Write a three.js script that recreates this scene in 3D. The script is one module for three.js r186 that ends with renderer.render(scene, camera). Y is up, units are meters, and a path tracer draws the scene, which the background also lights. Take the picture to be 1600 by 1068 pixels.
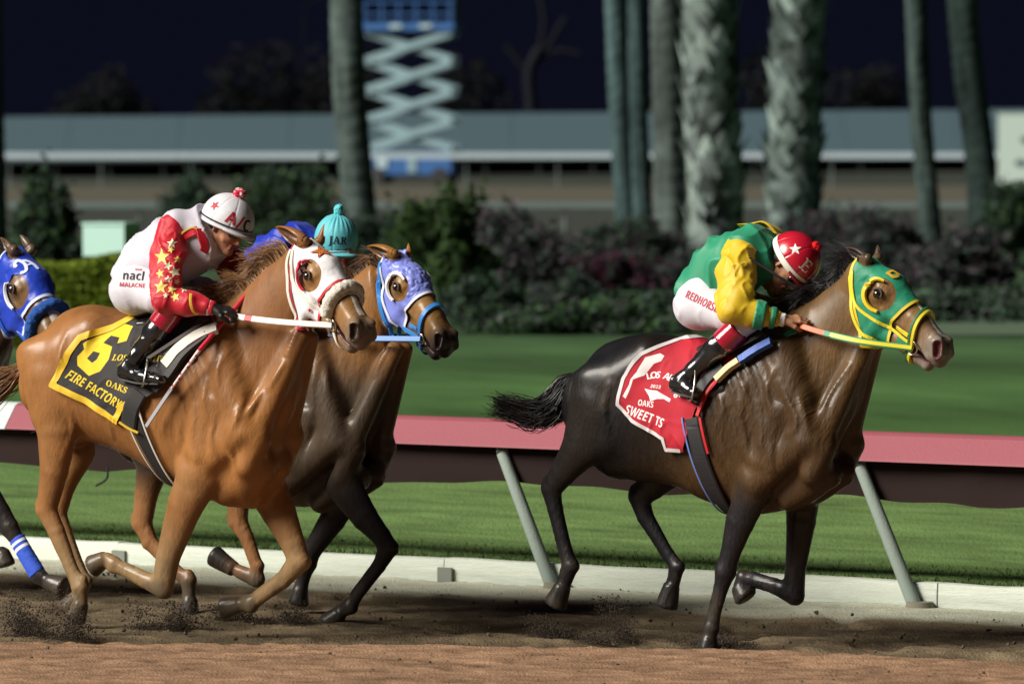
import * as THREE from 'three';
import { mergeGeometries } from 'three/addons/utils/BufferGeometryUtils.js';

// ---------------------------------------------------------------- camera, sky, light, exposure
const FPX = 8000, HOR = 200, CAMH = 2.75, CAMZ = 27.2;
const PITCH = Math.atan((534 - HOR) / FPX);
const scene = new THREE.Scene();
const camera = new THREE.PerspectiveCamera(2 * Math.atan(534 / FPX) * 180 / Math.PI, 1600 / 1068, 1, 1500);
camera.filmGauge = 36;
camera.position.set(0, CAMH, CAMZ);
camera.rotation.x = -PITCH;
camera.focus = 27.3;
camera.userData.fStop = 2.8;
camera.updateMatrixWorld(true);
const renderer = new THREE.WebGLRenderer({ antialias: true });
renderer.toneMapping = THREE.LinearToneMapping;
renderer.toneMappingExposure = 1.65;
renderer.shadowMap.enabled = true;
{ // night sky: one even, almost black blue, a little lighter towards the horizon where the lights of the town sit
  const w = 64, h = 32, d = new Float32Array(w * h * 4);
  for (let y = 0; y < h; y++) for (let x = 0; x < w; x++) {
    const e = Math.max(0, (y + .5) / h - .5) * 2, k = 0.0021 + 0.0010 * (1 - e), i = (y * w + x) * 4;
    d[i] = k * .74; d[i + 1] = k * .84; d[i + 2] = k * 2.1; d[i + 3] = 1;
  }
  const t = new THREE.DataTexture(d, w, h, THREE.RGBAFormat, THREE.FloatType);
  t.mapping = THREE.EquirectangularReflectionMapping; t.magFilter = THREE.LinearFilter; t.needsUpdate = true;
  scene.background = t; scene.environment = t;
}
const sun = new THREE.DirectionalLight(new THREE.Color(1, .94, .84), 4.0);
sun.position.set(-.75, .56, .33).normalize().multiplyScalar(60);
sun.castShadow = true; sun.shadow.radius = 54;
Object.assign(sun.shadow.camera, { left: -40, right: 40, top: 40, bottom: -40, near: 1, far: 300 });
sun.shadow.mapSize.set(2048, 2048);
scene.add(sun, sun.target);

// ---------------------------------------------------------------- helpers: numbers, names
const V = (x, y, z) => new THREE.Vector3(x, y, z);
const lerp = (a, b, t) => a + (b - a) * t, clamp = (x, a = 0, b = 1) => Math.min(b, Math.max(a, x));
const smooth = (a, b, x) => { const t = clamp((x - a) / (b - a)); return t * t * (3 - 2 * t); };
let seed = 1;
const rnd = () => { seed = (seed + 0x6D2B79F5) | 0; let t = Math.imul(seed ^ (seed >>> 15), 1 | seed); t = (t + Math.imul(t ^ (t >>> 7), 61 | t)) ^ t; return ((t ^ (t >>> 14)) >>> 0) / 4294967296; };
const rr = (a, b) => a + (b - a) * rnd();
const hash = (x, y, z) => { let h = Math.imul(x, 374761393) + Math.imul(y, 668265263) + Math.imul(z, 2147483647 ^ 0x5bd1e995); h = Math.imul(h ^ (h >>> 13), 1274126177); return ((h ^ (h >>> 16)) >>> 0) / 4294967295; };
function noise(x, y, z) { // value noise, -1..1
  const X = Math.floor(x), Y = Math.floor(y), Z = Math.floor(z);
  let u = x - X, v = y - Y, w = z - Z; u = u * u * (3 - 2 * u); v = v * v * (3 - 2 * v); w = w * w * (3 - 2 * w);
  const l = (a, b, t) => a + (b - a) * t;
  return 2 * l(l(l(hash(X, Y, Z), hash(X + 1, Y, Z), u), l(hash(X, Y + 1, Z), hash(X + 1, Y + 1, Z), u), v), l(l(hash(X, Y, Z + 1), hash(X + 1, Y, Z + 1), u), l(hash(X, Y + 1, Z + 1), hash(X + 1, Y + 1, Z + 1), u), v), w) - 1;
}
const fbm = (x, y, z, o = 4) => { let s = 0, a = .5; for (let i = 0; i < o; i++) { s += a * noise(x, y, z); x = x * 2.03 + 7; y = y * 2.03 + 3; z = z * 2.03 + 11; a *= .5; } return s; };
const taken = {};
const numbered = (n) => { const k = taken[n] = (taken[n] ?? -1) + 1; return k ? `${n}_${String(k).padStart(3, '0')}` : n; };
const shade = (o) => { o.traverse((m) => { if (m.isMesh) { m.castShadow = true; m.receiveShadow = true; } }); return o; };
function thing(name, label, category, pos = [0, 0, 0], turn = 0, group) {
  const o = new THREE.Group(); o.name = numbered(name); o.position.set(...pos); o.rotation.y = turn;
  o.userData = { label, category }; if (group) o.userData.group = group;
  scene.add(o); return o;
}
function part(name, geo, mat, parent, label) {
  const m = new THREE.Mesh(geo, mat); m.name = name; if (label) m.userData.label = label; m.castShadow = m.receiveShadow = true; parent.add(m); return m;
}
function struct(name, geo, mat) { const m = part(name, geo, mat, scene); m.userData.kind = 'structure'; return m; }
const std = (r, g, b, rough = .8, o = {}) => new THREE.MeshStandardMaterial({ color: new THREE.Color().setRGB(r, g, b), roughness: rough, side: THREE.DoubleSide, ...o });
const phys = (r, g, b, rough, o = {}) => new THREE.MeshPhysicalMaterial({ color: new THREE.Color().setRGB(r, g, b), roughness: rough, side: THREE.DoubleSide, ...o });
// a point of the place along the line of sight of a pixel of the 1600 x 1068 photograph, at a depth or on the ground
const CF = Math.cos(PITCH), SF = Math.sin(PITCH);
function ray(px, py) { const a = (px - 800) / FPX, b = (534 - py) / FPX; return V(a, b * CF - SF, -b * SF - CF); }
const at = (px, py, depth) => V(0, CAMH, CAMZ).addScaledVector(ray(px, py), depth);
const onGround = (px, py) => { const r = ray(px, py); return V(0, CAMH, CAMZ).addScaledVector(r, -CAMH / r.y); };
const groundAt = (px, depth) => { const p = at(px, 300, depth); p.y = 0; return p; };

// ---------------------------------------------------------------- helpers: solids from distance fields
const smin = (a, b, k) => { const h = Math.max(k - Math.abs(a - b), 0) / k; return Math.min(a, b) - h * h * k * .25; };
class Field {
  constructor() { this.p = []; }
  push(f, box, k, tag, sub) { this.p.push({ f, box, k, tag, sub }); return this; }
  // an elliptic, tapered rod: half-widths a along up, b across it; cap = how far the ends bulge
  seg(p0, p1, [a0, b0], [a1, b1], k = .03, tag = 'a', up = null, cap = null, sub = false) {
    const A = p1.clone().sub(p0), L = Math.max(A.length(), 1e-5); A.normalize();
    let W, U;
    if (up) { U = up.clone().addScaledVector(A, -up.dot(A)).normalize(); W = A.clone().cross(U); }
    else { W = V(0, 0, 1).addScaledVector(A, -A.z); if (W.lengthSq() < .05) W = V(0, 1, 0).addScaledVector(A, -A.y); W.normalize(); U = W.clone().cross(A); }
    const { x: ox, y: oy, z: oz } = p0, ax = A.x, ay = A.y, az = A.z, ux = U.x, uy = U.y, uz = U.z, wx = W.x, wy = W.y, wz = W.z;
    const f = (x, y, z) => {
      x -= ox; y -= oy; z -= oz;
      let s = x * ax + y * ay + z * az; const t = s < 0 ? 0 : s > L ? 1 : s / L, v = s - t * L;
      const a = a0 + (a1 - a0) * t, b = b0 + (b1 - b0) * t, c = cap ?? (a < b ? a : b);
      const u = (x * ux + y * uy + z * uz) / a, w = (x * wx + y * wy + z * wz) / b, q = v / c;
      const k0 = Math.sqrt(u * u + w * w + q * q); if (k0 < 1e-6) return -Math.min(a, b);
      const k1 = Math.sqrt(u * u / (a * a) + w * w / (b * b) + q * q / (c * c));
      return k0 * (k0 - 1) / k1;
    };
    const R = Math.max(a0, a1, b0, b1, cap ?? 0);
    const box = [Math.min(p0.x, p1.x) - R, Math.min(p0.y, p1.y) - R, Math.min(p0.z, p1.z) - R, Math.max(p0.x, p1.x) + R, Math.max(p0.y, p1.y) + R, Math.max(p0.z, p1.z) + R];
    return this.push(f, box, k, tag, sub);
  }
  ball(p, r, k = .03, tag = 'a', sub = false) { // r number or [along x, y, z]
    const [rx, ry, rz] = r.length ? r : [r, r, r];
    const f = (x, y, z) => { x -= p.x; y -= p.y; z -= p.z; const k0 = Math.hypot(x / rx, y / ry, z / rz); if (k0 < 1e-6) return -Math.min(rx, ry, rz); return k0 * (k0 - 1) / Math.hypot(x / rx / rx, y / ry / ry, z / rz / rz); };
    return this.push(f, [p.x - rx, p.y - ry, p.z - rz, p.x + rx, p.y + ry, p.z + rz], k, tag, sub);
  }
  group(build, k, tag, ki = .004) { // several rods that count as one smooth solid
    const G = new Field(); build(G); const fs = G.p.map((q) => q.f), bs = G.p.map((q) => q.box), n = fs.length;
    const only = (ids) => (x, y, z) => { let d = 9; for (const i of ids) { const b = bs[i], gx = x < b[0] ? b[0] - x : x > b[3] ? x - b[3] : 0, gy = y < b[1] ? b[1] - y : y > b[4] ? y - b[4] : 0, gz = z < b[2] ? b[2] - z : z > b[5] ? z - b[5] : 0; if (d < 9 && Math.max(gx, gy, gz) > d + ki) continue; d = smin(d, fs[i](x, y, z), ki); } return d; };
    const box = [9, 9, 9, -9, -9, -9]; for (const b of bs) for (let i = 0; i < 3; i++) { box[i] = Math.min(box[i], b[i]); box[i + 3] = Math.max(box[i + 3], b[i + 3]); }
    this.p.push({ f: only(fs.map((_, i) => i)), box, k, tag, sub: false, inner: { fs, bs, ki, only } }); return this;
  }
  chain(pts, k = .03, tag = 'a', ki = .01) { // pts: {p, a, b}
    return this.group((G) => { for (let i = 0; i + 1 < pts.length; i++) { const s = pts[i], e = pts[i + 1]; G.seg(s.p, e.p, [s.a, s.b ?? s.a], [e.a, e.b ?? e.a], .01, tag); } }, k, tag, ki);
  }
  loft(st, k = .05, tag = 'a', sub = 4) { // st: {t: top point, u: bottom point, w: half-width}
    const cr = (a, b, c, d, t) => .5 * (2 * b + (c - a) * t + (2 * a - 5 * b + 4 * c - d) * t * t + (3 * b - a - 3 * c + d) * t * t * t), crv = (a, b, c, d, t) => V(cr(a.x, b.x, c.x, d.x, t), cr(a.y, b.y, c.y, d.y, t), cr(a.z, b.z, c.z, d.z, t));
    const S = []; for (let i = 0; i + 1 < st.length; i++) { const A = st[Math.max(0, i - 1)], B = st[i], C = st[i + 1], D = st[Math.min(st.length - 1, i + 2)]; for (let j = 0; j < sub; j++) { const t = j / sub; S.push({ t: crv(A.t, B.t, C.t, D.t, t), u: crv(A.u, B.u, C.u, D.u, t), w: cr(A.w, B.w, C.w, D.w, t) }); } } S.push(st[st.length - 1]);
    const n = S.length, C = S.map((q) => q.t.clone().add(q.u).multiplyScalar(.5)), U = S.map((q) => q.t.clone().sub(q.u).normalize()), A = S.map((q) => q.t.distanceTo(q.u) / 2), W = S.map((q) => q.w), cap = st[0].cap ?? .12;
    const T = C.map((_, i) => { const t = C[Math.min(n - 1, i + 1)].clone().sub(C[Math.max(0, i - 1)]); return t.addScaledVector(U[i], -t.dot(U[i])).normalize(); });
    const f = (x, y, z) => {
      let best = 9;
      for (let i = 0, g0 = (x - C[0].x) * T[0].x + (y - C[0].y) * T[0].y + (z - C[0].z) * T[0].z, g1; i + 1 < n; i++, g0 = g1) {
        const c = C[i + 1]; g1 = (x - c.x) * T[i + 1].x + (y - c.y) * T[i + 1].y + (z - c.z) * T[i + 1].z;
        let t, v = 0; if (g0 >= 0 && g1 < 0) t = g0 / (g0 - g1); else if (i === 0 && g0 < 0) { t = 0; v = g0 / cap; } else if (i === n - 2 && g1 >= 0) { t = 1; v = g1 / cap; } else continue;
        const a = A[i] + (A[i + 1] - A[i]) * t, b = W[i] + (W[i + 1] - W[i]) * t, p = C[i], ux = U[i].x + (U[i + 1].x - U[i].x) * t, uy = U[i].y + (U[i + 1].y - U[i].y) * t, uz = U[i].z + (U[i + 1].z - U[i].z) * t, nx = T[i].x + (T[i + 1].x - T[i].x) * t, ny = T[i].y + (T[i + 1].y - T[i].y) * t, nz = T[i].z + (T[i + 1].z - T[i].z) * t;
        const X = x - p.x - (c.x - p.x) * t, Y = y - p.y - (c.y - p.y) * t, Z = z - p.z - (c.z - p.z) * t, u = (X * ux + Y * uy + Z * uz) / a, w = (X * (ny * uz - nz * uy) + Y * (nz * ux - nx * uz) + Z * (nx * uy - ny * ux)) / b;
        const k0 = Math.sqrt(u * u + w * w + v * v); const d = k0 < 1e-6 ? -Math.min(a, b) : k0 * (k0 - 1) / Math.sqrt(u * u / a / a + w * w / b / b + v * v / cap / cap); if (d < best) best = d;
      }
      return best;
    };
    const box = [9, 9, 9, -9, -9, -9]; S.forEach((q, i) => { for (const p of [q.t, q.u]) ['x', 'y', 'z'].forEach((k, j) => { box[j] = Math.min(box[j], p[k] - (j === 2 ? q.w : .02)); box[j + 3] = Math.max(box[j + 3], p[k] + (j === 2 ? q.w : .02)); }); }); for (const i of [0, n - 1]) for (const p of [S[i].t, S[i].u]) ['x', 'y', 'z'].forEach((k, j) => { box[j] = Math.min(box[j], p[k] - cap); box[j + 3] = Math.max(box[j + 3], p[k] + cap); });
    return this.push(f, box, k, tag, false);
  }
  near(x, y, z) { // the solids near a point, by cells of 12 cm
    if (!this.cells || this.count !== this.p.length) { this.cells = new Map(); this.count = this.p.length; }
    const X = Math.floor(x / .12), Y = Math.floor(y / .12), Z = Math.floor(z / .12), key = (X + 512) + (Y + 512) * 1024 + (Z + 512) * 1048576; let l = this.cells.get(key);
    if (!l) {
      const m = .1, touch = (b) => X * .12 + .12 > b[0] - m && Y * .12 + .12 > b[1] - m && Z * .12 + .12 > b[2] - m && X * .12 < b[3] + m && Y * .12 < b[4] + m && Z * .12 < b[5] + m; l = [];
      for (const q of this.p) if (touch(q.box)) { if (!q.inner) l.push(q); else { const ids = []; q.inner.bs.forEach((b, i) => { if (touch(b)) ids.push(i); }); if (ids.length) l.push({ ...q, f: q.inner.only(ids) }); } }
      this.cells.set(key, l);
    }
    return l;
  }
  at(x, y, z, m = .1) {
    let d = 1;
    for (const q of m > .1 ? this.p : this.near(x, y, z)) {
      const b = q.box; if (x < b[0] - m || y < b[1] - m || z < b[2] - m || x > b[3] + m || y > b[4] + m || z > b[5] + m) continue;
      const e = q.f(x, y, z);
      d = q.sub ? -smin(-d, e, q.k) : smin(d, e, q.k);
    }
    return d;
  }
  tags(x, y, z, m = .06) { // distance to each tag
    const o = {};
    for (const q of this.near(x, y, z)) {
      const b = q.box; if (x < b[0] - m || y < b[1] - m || z < b[2] - m || x > b[3] + m || y > b[4] + m || z > b[5] + m) continue;
      const f = q.f(x, y, z), e = q.sub ? (Math.abs(f) < .009 ? -.15 : 1) : f; if (!(q.tag in o) || e < o[q.tag]) o[q.tag] = e;
    }
    return o;
  }
  grad(p, e = .003) {
    const a = this.at(p.x + e, p.y - e, p.z - e), b = this.at(p.x - e, p.y - e, p.z + e), c = this.at(p.x - e, p.y + e, p.z - e), d = this.at(p.x + e, p.y + e, p.z + e);
    return V(a - b - c + d, -a - b + c + d, -a + b - c + d).normalize();
  }
  snap(p, off = 0) { const q = p.clone(); for (let i = 0; i < 6; i++) { const d = this.at(q.x, q.y, q.z, .3); q.addScaledVector(this.grad(q, .004), -(d - off) * .9); } return q; }
  hit(o, dir, off = 0, far = 1) { let s = 0; for (let i = 0; i < 60 && s < far; i++) { const d = this.at(o.x + dir.x * s, o.y + dir.y * s, o.z + dir.z * s, .3) - off; if (d < .0004) break; s += Math.max(Math.min(d * .8, .05), .0003); } return o.clone().addScaledVector(dir, s); }
  bounds(m) { const b = [9, 9, 9, -9, -9, -9]; for (const q of this.p) if (!q.sub) for (let i = 0; i < 3; i++) { b[i] = Math.min(b[i], q.box[i] - m); b[i + 3] = Math.max(b[i + 3], q.box[i + 3] + m); } return b; }
  // samples of the field on a grid, taken only in the 8 x 8 x 8 blocks that the surface (up to level far) can cross
  grid(h, box = null, far = .02) {
    const B = box ?? this.bounds(h * 3 + far + .02), nx = Math.ceil((B[3] - B[0]) / h) + 1, ny = Math.ceil((B[4] - B[1]) / h) + 1, nz = Math.ceil((B[5] - B[2]) / h) + 1;
    const D = new Float32Array(nx * ny * nz).fill(1), sy = nx, sz = nx * ny, N = 8, live = [], R = N * h * .87 * 1.5 + far;
    for (let K = 0; K < nz; K += N) for (let J = 0; J < ny; J += N) for (let I = 0; I < nx; I += N) {
      const lo = [B[0] + I * h, B[1] + J * h, B[2] + K * h], hi = lo.map((v) => v + N * h), l = [];
      const add = (q, m) => { const t = (b) => hi[0] > b[0] - m && hi[1] > b[1] - m && hi[2] > b[2] - m && lo[0] < b[3] + m && lo[1] < b[4] + m && lo[2] < b[5] + m; if (!t(q.box)) return; if (!q.inner) l.push(q); else { const ids = []; q.inner.bs.forEach((b, i) => { if (t(b)) ids.push(i); }); if (ids.length) l.push({ f: q.inner.only(ids), k: q.k }); } };
      for (const q of this.p) add(q, q.k + far + 2 * h);
      if (!l.length) continue;
      const ev = (x, y, z) => { let d = 1; for (const q of l) { const e = q.f(x, y, z); d = q.sub ? -smin(-d, e, q.k) : smin(d, e, q.k); } return d; };
      const c = ev(lo[0] + N * h / 2, lo[1] + N * h / 2, lo[2] + N * h / 2), i1 = Math.min(nx, I + N), j1 = Math.min(ny, J + N), k1 = Math.min(nz, K + N), deep = Math.abs(c) > R;
      if (deep && c > 0) continue;
      if (!deep) live.push([I, J, K]);
      for (let k = K; k < k1; k++) for (let j = J; j < j1; j++) for (let i = I, n = I + j * sy + k * sz; i < i1; i++, n++) D[n] = deep ? -1 : ev(B[0] + i * h, B[1] + j * h, B[2] + k * h);
    }
    return { B, nx, ny, nz, D, live, h };
  }
  // surface nets on the level off
  mesh(h, { off = 0, box = null, disp = null, grid = null } = {}) {
    const { B, nx, ny, nz, D, live } = grid ?? this.grid(h, box, off); h = grid?.h ?? h;
    const N = 8, sy = nx, sz = nx * ny, id = new Int32Array(D.length).fill(-1), pos = [], idx = [], E = [0, 1, sy, sy + 1, sz, sz + 1, sz + sy, sz + sy + 1];
    const pairs = [[0, 1], [2, 3], [4, 5], [6, 7], [0, 2], [1, 3], [4, 6], [5, 7], [0, 4], [1, 5], [2, 6], [3, 7]];
    for (const [I, J, K] of live) for (let k = K; k < Math.min(nz - 1, K + N); k++) for (let j = J; j < Math.min(ny - 1, J + N); j++) for (let i = I; i < Math.min(nx - 1, I + N); i++) {
      const n = i + j * sy + k * sz; let m = 0; for (let c = 0; c < 8; c++) if (D[n + E[c]] < off) m |= 1 << c;
      if (m === 0 || m === 255) continue;
      let x = 0, y = 0, z = 0, q = 0;
      for (const [a, b] of pairs) if (((m >> a) & 1) !== ((m >> b) & 1)) { const da = D[n + E[a]] - off, db = D[n + E[b]] - off, t = da / (da - db); x += lerp(a & 1, b & 1, t); y += lerp((a >> 1) & 1, (b >> 1) & 1, t); z += lerp(a >> 2, b >> 2, t); q++; }
      id[n] = pos.length / 3; pos.push(B[0] + (i + x / q) * h, B[1] + (j + y / q) * h, B[2] + (k + z / q) * h);
    }
    const quad = (a, b, c, d, flip) => { if (a < 0 || b < 0 || c < 0 || d < 0) return; if (flip) idx.push(a, c, b, a, d, c); else idx.push(a, b, c, a, c, d); };
    for (const [I, J, K] of live) for (let k = Math.max(1, K); k < Math.min(nz - 1, K + N); k++) for (let j = Math.max(1, J); j < Math.min(ny - 1, J + N); j++) for (let i = Math.max(1, I); i < Math.min(nx - 1, I + N); i++) {
      const n = i + j * sy + k * sz, s = D[n] < off;
      if (s !== D[n + 1] < off) quad(id[n - sy - sz], id[n - sz], id[n], id[n - sy], !s);
      if (s !== D[n + sy] < off) quad(id[n - 1 - sz], id[n - 1], id[n], id[n - sz], !s);
      if (s !== D[n + sz] < off) quad(id[n - 1 - sy], id[n - sy], id[n], id[n - 1], !s);
    }
    const g = { pos, idx, nor: [] };
    for (let i = 0; i < pos.length; i += 3) { const p = V(pos[i], pos[i + 1], pos[i + 2]), n = this.grad(p); if (disp) { const e = disp(p, n); pos[i] += n.x * e; pos[i + 1] += n.y * e; pos[i + 2] += n.z * e; } if (!disp) g.nor.push(n.x, n.y, n.z); }
    if (disp) { const b = new THREE.BufferGeometry(); b.setAttribute('position', new THREE.Float32BufferAttribute(pos, 3)); b.setIndex(idx); b.computeVertexNormals(); g.nor = Array.from(b.attributes.normal.array); }
    return g;
  }
}
// keep the part of a raw mesh where s >= 0, cut cleanly through the triangles
function clipRaw(g, fn) {
  const val = [], P = g.pos, N = g.nor, pos = [], nor = [], idx = [], map = new Map(), cut = new Map();
  for (let i = 0; i < P.length; i += 3) val.push(fn(P[i], P[i + 1], P[i + 2], N[i], N[i + 1], N[i + 2]));
  const keep = (i) => { let k = map.get(i); if (k === undefined) { k = pos.length / 3; map.set(i, k); for (let c = 0; c < 3; c++) { pos.push(P[i * 3 + c]); nor.push(N[i * 3 + c]); } } return k; };
  const mid = (a, b) => { const key = a < b ? a * 4194304 + b : b * 4194304 + a; let k = cut.get(key); if (k === undefined) { k = pos.length / 3; cut.set(key, k); const t = val[a] / (val[a] - val[b]); for (let c = 0; c < 3; c++) { pos.push(lerp(P[a * 3 + c], P[b * 3 + c], t)); nor.push(lerp(N[a * 3 + c], N[b * 3 + c], t)); } } return k; };
  for (let i = 0; i < g.idx.length; i += 3) {
    const t = [g.idx[i], g.idx[i + 1], g.idx[i + 2]], o = [];
    for (let c = 0; c < 3; c++) { const a = t[c], b = t[(c + 1) % 3]; if (val[a] >= 0) o.push(keep(a)); if ((val[a] >= 0) !== (val[b] >= 0)) o.push(mid(a, b)); }
    for (let c = 1; c + 1 < o.length; c++) idx.push(o[0], o[c], o[c + 1]);
  }
  return { pos, nor, idx };
}
function geoOf(g, { color = null, uv = null, recompute = false } = {}) {
  const b = new THREE.BufferGeometry(), n = g.pos.length / 3;
  b.setAttribute('position', new THREE.Float32BufferAttribute(g.pos, 3)); b.setIndex(g.idx);
  if (recompute) b.computeVertexNormals(); else b.setAttribute('normal', new THREE.Float32BufferAttribute(g.nor, 3));
  if (color) { const c = []; for (let i = 0; i < n; i++) c.push(...color(g.pos[i * 3], g.pos[i * 3 + 1], g.pos[i * 3 + 2])); b.setAttribute('color', new THREE.Float32BufferAttribute(c, 3)); }
  const t = []; for (let i = 0; i < n; i++) t.push(...(uv ? uv(g.pos[i * 3], g.pos[i * 3 + 1], g.pos[i * 3 + 2]) : [g.pos[i * 3] + g.pos[i * 3 + 2] * .3, g.pos[i * 3 + 1] + g.pos[i * 3 + 2] * .3]));
  b.setAttribute('uv', new THREE.Float32BufferAttribute(t, 2));
  return b;
}
const joinRaw = (a, b) => { const o = a.pos.length / 3; return { pos: a.pos.concat(b.pos), nor: a.nor.concat(b.nor), idx: a.idx.concat(b.idx.map((i) => i + o)) }; };
// signed distance to a polygon, positive inside
function poly(pts) {
  return (x, y) => {
    let d = 1e9, s = -1;
    for (let i = 0, j = pts.length - 1; i < pts.length; j = i++) {
      const [ax, ay] = pts[i], [bx, by] = pts[j], ex = bx - ax, ey = by - ay, wx = x - ax, wy = y - ay, t = clamp((wx * ex + wy * ey) / (ex * ex + ey * ey));
      d = Math.min(d, Math.hypot(wx - ex * t, wy - ey * t));
      if ((ay > y) !== (by > y) && x < (bx - ax) * (y - ay) / (by - ay) + ax) s = -s;
    }
    return s * d;
  };
}
// a strap: box section swept along points, lying on normals n
function ribbon(pts, nrm, width, thick, closed = false) {
  const pos = [], idx = [], N = pts.length, wf = typeof width === 'function' ? width : () => width;
  for (let i = 0; i < N; i++) {
    const a = pts[closed ? (i + N - 1) % N : Math.max(0, i - 1)], b = pts[closed ? (i + 1) % N : Math.min(N - 1, i + 1)], T = b.clone().sub(a).normalize(), n = nrm[i].clone().addScaledVector(T, -nrm[i].dot(T)).normalize(), S = T.clone().cross(n), w = wf(i / (N - 1)) / 2;
    for (const [s, h] of [[-1, 0], [-.8, 1], [.8, 1], [1, 0]]) { const p = pts[i].clone().addScaledVector(S, s * w).addScaledVector(n, h * thick); pos.push(p.x, p.y, p.z); }
  }
  for (let i = 0; i < (closed ? N : N - 1); i++) for (let c = 0; c < 4; c++) { const a = i * 4 + c, b = i * 4 + (c + 1) % 4, j = ((i + 1) % N) * 4, d = j + c, e = j + (c + 1) % 4; idx.push(a, d, b, b, d, e); }
  if (!closed) { idx.push(0, 1, 2, 0, 2, 3); const e = (N - 1) * 4; idx.push(e, e + 2, e + 1, e, e + 3, e + 2); }
  const g = new THREE.BufferGeometry(); g.setAttribute('position', new THREE.Float32BufferAttribute(pos, 3)); g.setIndex(idx);
  const f = g.toNonIndexed(); f.computeVertexNormals(); f.setAttribute('uv', new THREE.Float32BufferAttribute(new Float32Array(f.attributes.position.count * 2), 2)); return f;
}
const curve = (pts, n, closed = false) => { const c = new THREE.CatmullRomCurve3(pts, closed, 'centripetal'); return closed ? c.getPoints(n).slice(0, n) : c.getPoints(n); };
// a strap laid on a field through some points
function strap(F, pts, width, thick, off = .004, n = 24, closed = false) {
  const c = curve(pts, n, closed).map((p) => F.snap(p, off)); return ribbon(c, c.map((p) => F.grad(p)), width, thick, closed);
}
const tube = (pts, r, n = 24, rs = 8, closed = false) => { const g = new THREE.TubeGeometry(new THREE.CatmullRomCurve3(pts, closed, 'centripetal'), n, r, rs, closed); return g; };
function rod(a, b, r0, r1 = r0, rs = 10) { const L = a.distanceTo(b), g = new THREE.CylinderGeometry(r1, r0, L, rs, 1); g.translate(0, L / 2, 0); g.applyQuaternion(new THREE.Quaternion().setFromUnitVectors(V(0, 1, 0), b.clone().sub(a).normalize())); g.translate(a.x, a.y, a.z); return g; }
const bx = (w, h, d, x = 0, y = 0, z = 0) => { const g = new THREE.BoxGeometry(w, h, d); g.translate(x, y, z); return g; };
const join = (list) => mergeGeometries(list.map((g) => { const q = g.index ? g.toNonIndexed() : g; for (const k of Object.keys(q.attributes)) if (!['position', 'normal', 'uv'].includes(k)) q.deleteAttribute(k); return q; }));
// a print laid on a field: grid of w x h metres round a point, pressed on along dir
function print(F, o, dir, u, w, h, nu, nv, off = .002, disp = null) {
  const D = dir.clone().normalize(), U = u.clone().addScaledVector(D, -u.dot(D)).normalize(), W = D.clone().cross(U).negate(), pos = [], uv = [], idx = [];
  if (W.y < 0) W.negate();
  for (let j = 0; j <= nv; j++) for (let i = 0; i <= nu; i++) { const p = F.hit(o.clone().addScaledVector(U, (i / nu - .5) * w).addScaledVector(W, (j / nv - .5) * h).addScaledVector(D, -.25), D, disp ? 0 : off); if (disp) p.addScaledVector(F.grad(p), disp(p) + off); pos.push(p.x, p.y, p.z); uv.push(i / nu, j / nv); }
  for (let j = 0; j < nv; j++) for (let i = 0; i < nu; i++) { const a = j * (nu + 1) + i; idx.push(a, a + 1, a + nu + 2, a, a + nu + 2, a + nu + 1); }
  const g = new THREE.BufferGeometry(); g.setAttribute('position', new THREE.Float32BufferAttribute(pos, 3)); g.setAttribute('uv', new THREE.Float32BufferAttribute(uv, 2)); g.setIndex(idx); g.computeVertexNormals(); return g;
}
function canvas(w, h, draw) { const c = document.createElement('canvas'); c.width = w; c.height = h; draw(c.getContext('2d'), w, h); const t = new THREE.CanvasTexture(c); t.colorSpace = THREE.SRGBColorSpace; t.magFilter = THREE.LinearFilter; return t; }
const inkMat = (tex, rough = .6) => new THREE.MeshStandardMaterial({ map: tex, transparent: true, roughness: rough, side: THREE.DoubleSide });
function starPath(g, x, y, r, rot = 0, inner = .42) { g.beginPath(); for (let i = 0; i < 10; i++) { const a = rot + i * Math.PI / 5 - Math.PI / 2, q = i % 2 ? r * inner : r; g[i ? 'lineTo' : 'moveTo'](x + q * Math.cos(a), y + q * Math.sin(a)); } g.closePath(); }
// grain: a tiling grey noise picture for bump and roughness
function grain(n, fn) { const d = new Uint8Array(n * n * 4); for (let y = 0; y < n; y++) for (let x = 0; x < n; x++) { const v = clamp(fn(x / n, y / n)) * 255, i = (y * n + x) * 4; d[i] = d[i + 1] = d[i + 2] = v; d[i + 3] = 255; } const t = new THREE.DataTexture(d, n, n); t.wrapS = t.wrapT = THREE.RepeatWrapping; t.magFilter = THREE.LinearFilter; t.needsUpdate = true; return t; }
const tileNoise = (u, v, fx, fy, s = 0) => { // periodic value noise 0..1
  const x = u * fx, y = v * fy, X = Math.floor(x), Y = Math.floor(y); let a = x - X, b = y - Y; a = a * a * (3 - 2 * a); b = b * b * (3 - 2 * b);
  const h = (i, j) => hash(((i % fx) + fx) % fx, ((j % fy) + fy) % fy, s); return lerp(lerp(h(X, Y), h(X + 1, Y), a), lerp(h(X, Y + 1), h(X + 1, Y + 1), a), b);
};
const tileFbm = (u, v, fx, fy, o = 4) => { let s = 0, a = .5, n = 0; for (let i = 0; i < o; i++) { s += a * tileNoise(u, v, fx << i, fy << i, i); n += a; a *= .5; } return s / n; };
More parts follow.
